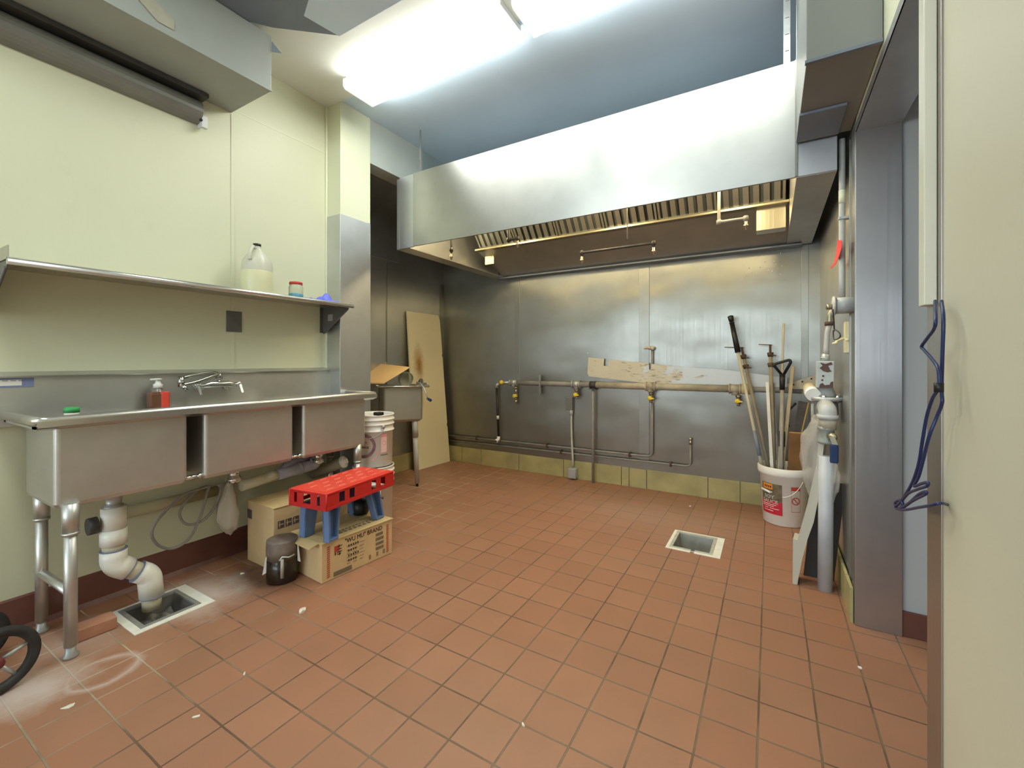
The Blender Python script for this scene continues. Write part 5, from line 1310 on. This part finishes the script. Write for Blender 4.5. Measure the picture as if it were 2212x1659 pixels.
ob = [at(1, ys, *p) for p in ((1271, 772), (1305, 775), (1304, 790), (1313, 791), (1316, 777), (1345, 780), (1390, 783), (1402, 784), (1402, 798), (1406, 798), (1407, 786), (1480, 793), (1560, 798), (1640, 808), (1700, 816), (1700, 836), (1600, 838), (1400, 828), (1345, 822), (1272, 813), (1269, 806))]
b = new(); prism(b, ob, (0, 0.006, 0)); 
single('painted_strip', b, STRIP, 'long scuffed cream painted metal strip leaning on the wall behind the gas pipe', 'metal strip', (ob[10].x, ys, ob[10].z))

# ------------------------------------------------------------------ bucket of tools
bk = V(0.083, 3.585, 0)
t, rz = bucket(bk, 0.395, 0.128, 0.153, 'white soy sauce bucket with a red label holding poles and boards at the right wall', ribs=False)
face = V(-0.16, -1, 0)
m_ = cone_map(bk, V(-0.30, -0.95, 0), rz)
b = new(); patch(b, m_, -.115, .030, .075, .285, 0); part('label_panel', b, LABEL_DARK, t, 'picture label with orange and red bands')
b = new(); patch(b, m_, -.115, .030, .075, .165, .0008); part('red_band', b, LABEL_RED, t)
b = new(); patch(b, m_, -.098, -.028, .245, .282, .0008); part('orange_band', b, LABEL_ORANGE, t)
b = new()
text(b, 'SOY', 0.034, lambda co: m_(Vector((co.x-.088, co.y+.182, .0016))), 0.0002, 0.0009, 1.1)
text(b, 'SAUCE', 0.034, lambda co: m_(Vector((co.x-.103, co.y+.150, .0016))), 0.0002, 0.0009, 1.05)
for i, (x, y, w_) in enumerate(((-.105, .138, .10), (-.105, .126, .085), (-.09, .112, .03), (-.05, .112, .06), (-.095, .096, .07))): patch(b, m_, x, x+w_, y, y+.004, .0016)
patch(b, m_, -.10, -.03, .222, .232, .0016)
part('white_print', b, LABEL_WHITE, t)
b = new()
for i in range(4): patch(b, m_, -.085+i*.014, -.077+i*.014, .255, .270, .0016, 2)
part('label_dots', b, INK_NAVY, t)
b = new(); patch(b, m_, .082, .14, .255, .280, .0008); ringart(b, m_, .110, .185, .020, .026, .0008); bb = bmesh.new(); bb.faces.new([bb.verts.new(m_(Vector(q))) for q in ((.094, .200, .0009), (.098, .204, .0009), (.126, .170, .0009), (.122, .166, .0009))]); merge(b, bb)
for (x0, x1, y0, y1) in ((.082, .0835, .11, .28), (.1385, .14, .11, .28), (.082, .14, .11, .1125)): patch(b, m_, x0, x1, y0, y1, .0008)
part('warning_print', b, INK_RED, t)
b = new(); w0 = m_(Vector((.033, .215, .006))); pts = [m_(Vector((.033+.12*s, .208+.10*s*s+.012*s, .010))) for s in (0, .2, .4, .6, .8, 1.0)]
tube(b, smooth_path(pts), 0.0022, 8)
tube(b, [m_(Vector((-.10, .236, .012))), m_(Vector((-.035, .226, .014)))], 0.0075, 10); part('bail_handle', b, WHITE_PL, t)
GR = 'tools standing in the soy sauce bucket'
def toward(px, py, y, pxb, pyb, yb, zin=0.03):
    """from a top point to the point where it dips into the bucket, then down inside it"""
    a = at(1, y, px, py); c = at(1, yb, pxb, pyb); d = (c-a).normalized(); k_ = (zin-a.z)/d.z
    e = a+d*k_
    # keep the foot inside the bucket
    v2 = V(e.x-bk.x, e.y-bk.y, 0)
    if v2.length > 0.105: v2 = v2.normalized()*0.105; e = V(bk.x+v2.x, bk.y+v2.y, zin)
    return a, e
a, e = toward(1577, 679, 3.80, 1644, 1000, 3.60)
t = thing('extension_pole', 'long pale extension pole with black foam grip, leaning furthest left in the soy sauce bucket', 'pole', e, group=None)
d = e-a
b = new(); tube(b, [a+d*.20, e], 0.0115, 14); part('pole', b, WOOD if False else painted('pale_pole', (0.52, 0.48, 0.36), 0.4, 0.08, 10), t)
b = new(); tube(b, [a+d*.05, a+d*.205], [0.017, 0.021], 14); part('grip', b, BLACK, t)
b = new(); lathe(b, [(0, -.03), (.017, -.03), (.020, -.01), (.022, .012), (.012, .018), (0, .02)], (0, 0, 0), 14, M=aim(a+d*.02, -d)); tube(b, [a+d*.045, a+d*.05], .0185, 14); part('end_cap', b, BLACK, t)
b = new(); tube(b, [a+d*.60, a+d*.72], 0.0135, 14); part('tape_wrap', b, DUCT_TAPE, t); b = new(); tube(b, [a+d*.82, a+d*.84], 0.015, 14); part('lock_ring', b, BLACK, t)
def clamp(px, py, y, pxb, pyb, yb, label, bh):
    a, e = toward(px, py, y, pxb, pyb, yb); t = thing('bar_clamp', label, 'clamp', e)
    d = (e-a); L_ = d.length; dn = d.normalized()
    b = new(); tube(b, [a+dn*.04, e], 0.0125, 12); part('bar', b, painted('old_bar_%d' % px, (0.33, 0.28, 0.20), 0.5, 0.2, 10), t)
    for s in (0.02, 0.10):
        b = new(); c_ = a+dn*s; tube(b, [c_-dn*.012, c_+dn*.016], [.022, .018], 10); box(b, (c_.x-.005, c_.y-.02, c_.z-.012), (c_.x+.038, c_.y+.01, c_.z-.004), .002); part('jaw', b, RUST, t)
    b = new(); tube(b, [a-dn*.055, a+dn*.03], .008, 10); part('screw', b, RUST, t)
    b = new(); c_ = a-dn*.055; tube(b, [c_+V(-bh, 0, .004), c_+V(.015, 0, -.002)], .003, 8); part('crank_bar', b, RUST, t)
clamp(1605, 765, 3.82, 1658, 1000, 3.66, 'rusty pipe clamp right behind the black gripped pole in the bucket', .12)
clamp(1664, 760, 3.80, 1672, 1000, 3.62, 'rusty pipe clamp with a crank bar on top in the middle of the bucket', .075)
def stick(px, py, y, pxb, pyb, yb, w_, d_, label, m, name='wooden_stick', cat='stick'):
    a, e = toward(px, py, y, pxb, pyb, yb); dn = (a-e).normalized(); Mx = aim(e, dn); L_ = (a-e).length
    b = new(); box(b, (-w_/2, -d_/2, 0), (w_/2, d_/2, L_), .001, M=Mx); single(name, b, m, label, cat, e)
stick(1693, 699, 3.80, 1683, 1003, 3.60, .012, .012, 'thin pale wooden stick reaching highest behind the black D handle', WOOD)
stick(1657, 825, 3.72, 1661, 1000, 3.56, .020, .008, 'white flat stick in front of the middle pipe clamp', WHITE_PVC)
stick(1671, 828, 3.78, 1680, 1003, 3.62, .010, .010, 'short thin grey stick just right of the middle pipe clamp', PIPE_GREY)
stick(1713, 792, 3.74, 1690, 1003, 3.57, .022, .010, 'pale wooden slat leaning right of the black D handle', WOOD)
a, e = toward(1690, 808, 3.66, 1688, 1000, 3.55)
t = thing('shovel', 'tool with black D shaped handle on a grey shaft in the bucket', 'shovel', e)
d = (e-a).normalized()
b = new(); tube(b, [a+d*.04, e], 0.0125, 14); part('shaft', b, painted('grey_shaft', (0.36, 0.34, 0.29), 0.4, 0.1, 15), t)
b = new(); tube(b, [a, a+d*.115], [.019, .0165], 14)
l_ = at(1, 3.64, 1670, 788); r2_ = at(1, 3.64, 1710, 779); bt = a
tube(b, round_corners([bt-V(.0, 0, .01), l_+V(.004, 0, -.004), l_+V(.012, 0, .006), r2_+V(-.012, 0, .006), r2_+V(-.004, 0, -.010), bt+V(.006, 0, -.01)], .012, 4), .0095, 12)
part('d_handle', b, BLACK, t)
c_ = at(1, 3.6, 1689, 932); b = new(); tube(b, [c_, c_-V(0, 0, .105)], .0185, 14); part('lower_grip', b, BLACK, t)
# brown board and a hand saw
a = at(1, 3.50, 1723, 935); e = V(bk.x+.06, bk.y-.05, 0.04)
dn = (a-e).normalized()
Mx = frame(e, (1, 0.15, 0), dn); L_ = (a-e).length
b = new(); box(b, (-.048, 0, -.017), (.048, L_, .017), .002, M=Mx); t = thing('wood_offcut', 'thick brown wood offcut with a fresh orange end in front of the tool bucket rim', 'board', e); part('board', b, WOOD_B, t)
b = new(); box(b, (-.047, L_-.001, -.016), (.047, L_+.0015, .016), M=Mx); part('cut_end', b, WOOD_T, t)
a, e = toward(1735, 868, 3.72, 1708, 1003, 3.60)
t = thing('hand_saw', 'dark saw blade with yellow edge leaning to the right in the bucket', 'saw', e); dn = (a-e).normalized(); L_ = (a-e).length
Mx = frame(e, dn, V(0, -1, .1).cross(dn).normalized() if False else dn.cross(V(0, 1, 0)).normalized())
b = new(); prism(b, [(0, -.012, 0), (L_, -.030, 0), (L_, .028, 0), (L_*.5, .016, 0), (0, .012, 0)], (0, 0, .003), M=Mx); part('blade', b, painted('dark_blade', (0.06, 0.05, 0.04), 0.4, 0.3, 20), t)
b = new(); prism(b, [(L_*.35, -.020, 0), (L_, -.035, 0), (L_, -.028, 0), (L_*.35, -.013, 0)], (0, 0, .006), M=Mx); part('yellow_edge', b, mat('ochre_paint', (0.45, 0.28, 0.06), 0.5), t)
b = new(); tube(b, round_corners([Mx @ V(L_-.02, .04, 0), Mx @ V(L_-.10, .085, 0), Mx @ V(L_-.20, .055, 0)], .03), .007, 8); part('handle', b, BLACK, t)
# perforated angle bracket above
q1, q2 = at(1, 3.80, 1703, 838), at(1, 3.78, 1768, 817)
t = thing('angle_bracket', 'greasy perforated angle iron running from the tools to the grey junction box', 'bracket', q1)
b = new(); u_ = (q2-q1).normalized(); Mx = frame(q1, u_, V(0, -1, 0).cross(u_)); LL = (q2-q1).length
prism(b, [(0, .03, 0), (LL, .03, 0), (LL, -.035, 0), (LL*.55, -.05, 0), (.03, -.02, 0), (0, .005, 0)], (0, 0, .004), M=Mx); part('plate', b, PIPE_DIRTY, t)
b = new()
for s in (.2, .5, .8): lathe(b, [(0, 0), (.006, 0), (.006, .0015), (0, .0015)], (0, 0, 0), 10, M=Mx @ Matrix.Translation(V(LL*s, .012, .004)))
part('bolt_holes', b, DARK, t)

# ------------------------------------------------------------------ gas service pipes at the right wall
px_, py_ = 0.222, 2.615
zz = lambda y: at(1, py_, 1788, y).z
xx = at(1, py_, 1788, 900).x
t = thing('gas_riser', 'thick white gas riser pipe with elbow and blue handled valve at the right wall', 'gas pipe', (px_, py_, 0))
b = new(); tube(b, [(at(1, py_, 1782, 1200).x, py_, 0.0), (at(1, py_, 1785, 1000).x, py_, zz(985))], 0.0315, 24); part('riser', b, painted('white_riser_paint', (0.46, 0.48, 0.50), 0.4, 0.15, 6, 0.0006, 30, dirt=(0.5, (0.20, 0.19, 0.19))), t)
b = new(); e0 = V(xx, py_, zz(905)); tube(b, round_corners([e0, V(xx, py_, zz(887)), V(xx-.0, py_+.10, zz(882))], .045, 8), .038, 24); tube(b, [V(xx, py_, zz(905)), V(xx, py_, zz(896))], .0435, 24); part('elbow', b, painted('white_elbow_paint', (0.50, 0.51, 0.50), 0.4, 0.1, 8), t)
b = new(); tube(b, [V(xx, py_, zz(925)), V(xx, py_, zz(900))], .036, 20); part('nipple', b, painted('rusty_white', (0.50, 0.46, 0.36), 0.45, 0.2, 12, dirt=(0.9, (0.12, 0.06, 0.03))), t)
b = new(); c_ = V(xx-.004, py_, (zz(925)+zz(955))/2); hv = (zz(925)-zz(955))/2
lathe(b, [(0, hv+.008), (.034, hv+.008), (.038, hv-.004), (.030, hv-.01), (.034, 0), (.030, -hv+.01), (.038, -hv+.004), (.034, -hv-.008), (0, -hv-.008)], c_, 8); vb = part('ball_valve', b, painted('green_grey_casting', (0.30, 0.33, 0.30), 0.4, 0.2, 15), t)
b = new(); lathe(b, [(0, 0), (.018, 0), (.018, .03), (.011, .032), (.010, .045), (0, .045)], (0, 0, 0), 12, M=aim(c_+V(.012, -.03, 0), V(.3, -1, 0))); part('valve_stem', b, BRONZE, vb)
b = new(); s0 = at(1, py_-.075, 1797, 947); s1 = at(1, py_-.085, 1806, 965); prism(b, [s0+V(-.01, 0, .006), s0+V(.012, 0, .006), s1+V(.01, 0, 0), s1+V(-.012, 0, 0)], (0, .004, 0)); part('handle_neck', b, BRONZE, vb)
h0 = at(1, py_-.085, 1798, 960); h1 = at(1, py_-.085, 1796, 1000)
b = new(); box(b, (h0.x-.010, h0.y-.008, h1.z), (h0.x+.024, h0.y+.006, h0.z), .006); part('blue_handle', b, BLUE_H, vb, 'navy blue vinyl lever')
# flange valve, actuator and vent pieces behind
FYy = 2.78
fz = lambda y: at(1, FYy, 1785, y).z
fxx = at(1, FYy, 1783, 860).x
t = thing('gas_shutoff_valve', 'grey flanged gas shutoff valve with a chipped white box on top of the riser', 'gas valve', (fxx, FYy, fz(862)))
b = new(); lathe(b, [(0, .010), (.072, .010), (.075, .004), (.075, -.004), (.072, -.010), (0, -.010)], (fxx, FYy, fz(861)), 28); part('flange', b, GALV, t)
for i in range(6):
    a_ = 2*PI*i/6+.3; b = new(); lathe(b, [(0, .020), (.008, .020), (.008, -.018), (0, -.018)], (fxx+.062*math.cos(a_), FYy+.062*math.sin(a_), fz(861)), 6); part('bolt', b, CHROME, t)
b = new(); lathe(b, [(0, .085), (.030, .085), (.034, .05), (.050, .012), (0, .012)], (fxx, FYy, fz(861)), 24); lathe(b, [(0, -.010), (.055, -.010), (.058, -.08), (.05, -.12), (0, -.12)], (fxx, FYy+.02, fz(861)), 24); part('valve_body', b, painted('grey_casting', (0.36, 0.37, 0.35), 0.45, 0.2, 12), t)
b = new(); tube(b, [(fxx-.056, FYy-.03, fz(872)), (fxx-.056, FYy-.03, fz(950))], .009, 10); tube(b, [(fxx-.056, FYy-.03, fz(948)), (fxx-.080, FYy-.03, fz(948))], .003, 8); part('vent_tube', b, PIPE_GREY, t)
j0, j1 = at(1, FYy-.03, 1763, 780), at(1, FYy-.03, 1801, 838)
b = new(); box(b, (j0.x, FYy-.055, j1.z), (j1.x, FYy+.01, j0.z), .004); bx_ = part('junction_box', b, painted('chipped_white_enamel', (0.46, 0.50, 0.48), 0.4, 0.05, 20), t, 'white box with chipped dark brown paint')
b = new(); q0 = lambda a_, b_: at(1, FYy-.0565, a_, b_)
prism(b, [q0(1771, 783), q0(1783, 786), q0(1796, 782), q0(1799, 788), q0(1789, 790), q0(1793, 799), q0(1797, 802), q0(1787, 804), q0(1778, 801), q0(1770, 795), q0(1777, 790)], (0, -.001, 0))
prism(b, [q0(1769, 838), q0(1771, 830), q0(1777, 827), q0(1781, 832), q0(1792, 831), q0(1795, 825), q0(1800, 824), q0(1800, 838)], (0, -.001, 0))
for s in ((1778, 812), (1776, 821)): c_ = q0(*s); lathe(b, [(0, 0), (.005, 0), (.005, .001), (0, .001)], (0, 0, 0), 8, M=aim(c_, V(0, -1, 0)))
part('paint_chips', b, mat('chip_brown', (0.10, 0.05, 0.04), 0.6), bx_)
b = new(); k0 = at(1, FYy-.02, 1781, 781); k1 = at(1, FYy-.02, 1784, 765); k2 = at(1, FYy-.01, 1787, 720); k3 = at(1, FYy, 1792, 700)
tube(b, [k0, k1], .019, 16); tube(b, [k0.lerp(k1, .35), k0.lerp(k1, .5)], .022, 16); part('conduit_nut', b, GALV, t)
b = new(); tube(b, smooth_path([k1, k2, k3]), .0125, 14); part('conduit', b, painted('grey_conduit_paint', (0.42, 0.42, 0.40), 0.4, 0.15, 12), t)
b = new(); k4 = at(1, FYy, 1793, 694); tube(b, [k3-V(0, 0, .008), k3+V(0, 0, .012)], .021, 14); part('rust_collar', b, RUST, t)
b = new(); k5 = at(1, FYy, 1793, 680); k6 = at(1, FYy, 1800, 668)
tube(b, smooth_path([k3, k5, k6]), .013, 12); part('conduit_body', b, BRONZE, t)
b = new(); p_c = at(1, 2.76, 1750, 840); tube(b, [at(1, 2.90, 1748, 838), at(1, 2.80, 1752, 846)], .030, 18); part('side_inlet', b, painted('cream_inlet', (0.60, 0.52, 0.28), 0.4, 0.1, 12), t)
b = new(); tube(b, [at(1, 2.80, 1752, 846), at(1, 2.74, 1757, 853)], .034, 18); part('side_cap', b, LABEL_WHITE, t)
# round box, conduit above, ribbon, ring cord, switch plate
rc = at(0, XR-.045, 1818, 660)
t = thing('round_junction_box', 'round grey junction box on the right wall at the foot of the vertical conduit', 'junction box', (XR-.002, rc.y, rc.z))
b = new(); lathe(b, [(0, 0), (.036, 0), (.036, .065), (0, .065)], (0, 0, 0), 24, M=aim(V(XR-.003, rc.y, rc.z), V(-1, 0, 0))); part('box_body', b, painted('round_box_grey', (0.42, 0.44, 0.42), 0.4, 0.08, 15), t)
b = new(); lathe(b, [(0, .065), (.042, .065), (.043, .070), (.041, .075), (0, .076)], (0, 0, 0), 28, M=aim(V(XR-.003, rc.y, rc.z), V(-1, 0, 0))); part('round_cover', b, painted('round_cover_white', (0.58, 0.57, 0.50), 0.4, 0.06, 15), t)
b = new(); lathe(b, [(0, 0), (.012, 0), (.012, .022), (.008, .024), (0, .024)], (0, 0, 0), 8, M=aim(V(XR-.078, rc.y-.004, rc.z-.004), V(-1, -.2, 0))); part('cord_grip', b, BRONZE, t)
cy = at(0, XR-.03, 1819, 500).y
t = thing('wall_conduit', 'long vertical grey conduit on the right wall coming down from the duct box', 'conduit', (XR-.03, cy, 1.35))
b = new(); tube(b, smooth_path([(XR-.030, cy, rc.z+.036), (XR-.030, cy+.002, 1.9), (XR-.030, cy, BZ-.014)]), .0125, 14); part('pipe', b, painted('grey_emt', (0.46, 0.48, 0.45), 0.35, 0.1, 12), t)
b = new(); z_ = at(0, XR-.03, 1820, 470).z; box(b, (XR-.045, cy-.016, z_-.006), (XR-.001, cy+.016, z_+.006), .002); part('strap', b, GALV, t)
b = new(); z_ = at(0, XR-.03, 1817, 430).z; tube(b, [(XR-.030, cy, z_-.03), (XR-.030, cy, z_+.03)], .0133, 14); part('pale_label', b, CREAM_PANEL, t)
b = new(); rb = [at(0, XR-.046, *p) for p in ((1811, 518), (1819, 520), (1819, 535), (1814, 552), (1806, 570), (1796, 580), (1793, 580), (1802, 567), (1807, 549), (1808, 535))]
prism(b, [V(XR-.046, p.y, p.z) for p in rb], (-.002, 0, 0))
bbs = V(XR-.046, rb[0].y, rb[0].z); single('red_ribbon', b, RED_RIB, 'bright red ribbon tied to the vertical conduit on the right wall', 'ribbon', bbs)
g = [at(0, XR-.06, 1808, 700), at(0, XR-.07, 1800, 716), at(0, XR-.07, 1801, 732), at(0, XR-.07, 1808, 733), at(0, XR-.07, 1815, 727), at(0, XR-.07, 1812, 718), at(0, XR-.07, 1802, 713)]
k_t = at(0, XR-.07, 1794, 665)
flexible('pull_cord', 'thin dark cord with a loop hanging by the round junction box', 'cord', [at(0, XR-.085, 1799, 668), at(0, XR-.08, 1801, 690), g[6], g[1], g[2], g[3], g[4], g[5], g[6]+V(0, .003, .004)], .0028, DKIRON)
sp = at(0, XR-.003, 1833, 728)
t = thing('switch_plate', 'cream pull station plate with a small hook on the right wall', 'switch plate', (XR, sp.y, sp.z))
za, zb2 = at(0, XR, 1833, 696).z, at(0, XR, 1833, 762).z
b = new(); box(b, (XR-.018, sp.y-.018, zb2), (XR-.001, sp.y+.030, za), .002); part('plate', b, CREAM_PL, t)
b = new(); hz = at(0, XR-.02, 1825, 735).z; tube(b, [(XR-.018, sp.y, hz+.01), (XR-.045, sp.y, hz), (XR-.05, sp.y-.004, hz-.012), (XR-.065, sp.y-.004, hz-.014)], [.006, .006, .008, .004], 10); lathe(b, [(0, 0), (.007, 0), (.006, .005), (0, .006)], (0, 0, 0), 12, M=aim(V(XR-.01, sp.y-.018, hz+.002), V(0, -1, 0))); part('hook', b, CREAM_PL, t)

# leaning sheet, bag and base of the cluster
s_b0 = V(0.105, 2.585, 0.002)
A0 = at(1, 2.60, 1712, 1262); A1 = at(1, 2.60, 1722, 1268)
T0 = at(1, 2.66, 1775, 930)
t = thing('leaning_sheet', 'white sheet leaning against the gas riser with its lower end on the floor', 'sheet', (A0.x, 2.6, 0))
pts_ = [A0, at(1, 2.60, 1713, 1165), at(1, 2.62, 1722, 1165), at(1, 2.64, 1742, 1090), at(1, 2.66, 1762, 1000), at(1, 2.66, 1768, 930), at(1, 2.66, 1780, 930), at(1, 2.64, 1772, 1040), at(1, 2.62, 1766, 1085), at(1, 2.60, 1758, 1130), at(1, 2.58, 1745, 1170), at(1, 2.58, 1733, 1215), at(1, 2.60, 1722, 1268)]
pts_ = [V(p.x, 2.60+.03*p.z, max(p.z, .001)) for p in pts_]
b = new(); prism(b, pts_, (0.012, .10, 0)); part('sheet', b, SHEET_W, t)
b = new(); crumple(b, [((.205, 2.70, 0.42), .02, .03), ((.180, 2.68, 0.52), .035, .05), ((.185, 2.68, 0.64), .046, .055), ((.200, 2.68, 0.74), .050, .05), ((.218, 2.69, 0.82), .040, .04), ((.222, 2.70, 0.845), .02, .02)], 11, .02)
single('plastic_bag', b, BAG, 'clear crumpled plastic bag hung over the gas riser beside the tool bucket', 'plastic bag', (.21, 2.69, .84))
b = new(); crumple(b, [((.262, 2.62, 0.44), .008, .012), ((.266, 2.61, 0.50), .016, .03), ((.270, 2.61, 0.57), .020, .03), ((.274, 2.61, 0.63), .010, .018)], 4, .02)
single('plastic_bag', b, BAG, 'small white crumpled plastic bag between the gas riser and the right wall', 'plastic bag', (.27, 2.61, .63))
b = new(); crumple(b, [((.150, 3.28, 0.26), .02, .03), ((.155, 3.22, 0.36), .035, .05), ((.165, 3.15, 0.42), .03, .04)], 14, .02)
b.free()
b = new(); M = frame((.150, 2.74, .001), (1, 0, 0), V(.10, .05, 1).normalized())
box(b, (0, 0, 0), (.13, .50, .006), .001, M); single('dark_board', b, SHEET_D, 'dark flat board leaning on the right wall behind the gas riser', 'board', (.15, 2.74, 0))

# raceway and the blue cable at the door jamb
xr = XR-.006
ry0 = at(0, xr, 2028, 400).y
t = thing('cable_raceway', 'white plastic cable raceway running down the door jamb edge', 'raceway', (xr, 1.30, 1.25))
zb3 = at(0, xr, 2030, 655).z
b = new(); box(b, (xr-.020, 1.272, zb3), (XR-.0045, 1.312, ZC-.003), .002); part('channel', b, painted('raceway_plastic', (0.66, 0.65, 0.52), 0.35, 0.04, 5), t)
b = new(); lathe(b, [(0, 0), (.005, 0), (.004, .004), (0, .005)], (0, 0, 0), 10, M=aim(V(XR-.006, 1.325, zb3+.004), V(-1, 0, 0))); part('screw', b, WHITE_PL, t)
xc = xr-.03
c = lambda px, py, dx=0.0: at(0, xc+dx, px, py)
t = thing('blue_cable', 'dark blue cable hanging in loops from the raceway and returning to the wall', 'cable', (xc, 1.29, zb3))
b = new()
tube(b, smooth_path([at(0, xr-.012, 2020, 650), c(2021, 690), c(2018, 710), c(2005, 728), c(1991, 748), c(1996, 756), c(2012, 774), c(2026, 795), c(2029, 820), c(2028, 838), c(2014, 862), c(2002, 900), c(1993, 950), c(1985, 1000), c(1972, 1040), c(1955, 1070), c(1945, 1085)]), .0031, 10)
tube(b, smooth_path([at(0, xr-.012, 2034, 650), c(2038, 690, .01), c(2036, 760, .01), c(2034, 840, .012), c(2035, 870, .012), c(2024, 900, .01), c(2008, 940), c(1995, 990), c(1984, 1030), c(1974, 1050), c(1990, 1045), c(2004, 1042), c(2002, 1050), c(1985, 1056), c(1962, 1066), c(1946, 1084), c(1935, 1095), c(1942, 1100), c(1960, 1090), c(1985, 1068), c(2000, 1062), c(1998, 1068), c(1975, 1080), c(1945, 1098)]), .0031, 10)
tube(b, smooth_path([c(1936, 1096), c(1934, 1086), c(1945, 1080), c(1950, 1090), c(1942, 1100), c(1958, 1101), c(1985, 1096), c(2010, 1092), c(2032, 1087, .01), at(0, XR-.001, 2046, 1090)]), .0031, 10)
part('cable', b, BLUE_CABLE, t)
b = new(); q = c(2028, 838); tube(b, [q+V(0, 0, .010), q-V(0, 0, .008)], .0075, 10); part('cable_tie', b, BLACK, t)

# bits on the floor
rnd = random.Random(12)
def scrap(px, py, s, m, label, name='paper_scrap', cat='scrap', h=.004, asp=.6, rot=0):
    q = at(2, 0, px, py); b = new(); bb = bmesh.new(); n = 9; vs = []
    for i in range(n):
        a_ = 2*PI*i/n; r = s*(.6+.5*rnd.random()); x, y = r*math.cos(a_), r*math.sin(a_)*asp
        vs.append((q.x+x*math.cos(rot)-y*math.sin(rot), q.y+x*math.sin(rot)+y*math.cos(rot)))
    tv = [bb.verts.new((x, y, .001+h*rnd.uniform(.4, 1.0))) for x, y in vs]; bv_ = [bb.verts.new((x, y, .0006)) for x, y in vs]; cc = bb.verts.new((q.x, q.y, .001+h))
    for i in range(n): bb.faces.new((tv[i], tv[(i+1) % n], cc)); bb.faces.new((bv_[i], bv_[(i+1) % n], tv[(i+1) % n], tv[i]))
    merge(b, bb); single(name, b, m, label, cat, (q.x, q.y, 0))
SCR = mat('off_white_scrap', (0.70, 0.64, 0.52), 0.7)
scrap(652, 1322, .026, SCR, 'crumpled off white paper scrap on the open tiles right of the floor sink', h=.012, asp=.55, rot=2.0)
scrap(148, 1528, .020, SCR, 'small pale oval chip on the tiles in front of the cart wheel', asp=.5, rot=1.2)
scrap(523, 1240, .012, SCR, 'tiny white crumb left of the dark storage jar', h=.005, rot=1)
scrap(528, 1457, .012, SCR, 'short white fleck on the grout line in the lower left floor', asp=.35, rot=-.5)
scrap(1491, 1094, .009, LABEL_WHITE, 'tiny white bead on the tiles near the back wall', h=.006, asp=1)
scrap(1857, 1443, .008, LABEL_WHITE, 'tiny white crumb on the tiles before the steel door post', h=.005, asp=1)
scrap(1130, 1567, .010, SCR, 'small white fleck on a grout line in the lower middle floor', asp=.4, rot=-.5)
scrap(425, 1549, .012, SCR, 'small pale fleck low on the left floor tiles', asp=.4, rot=.9)
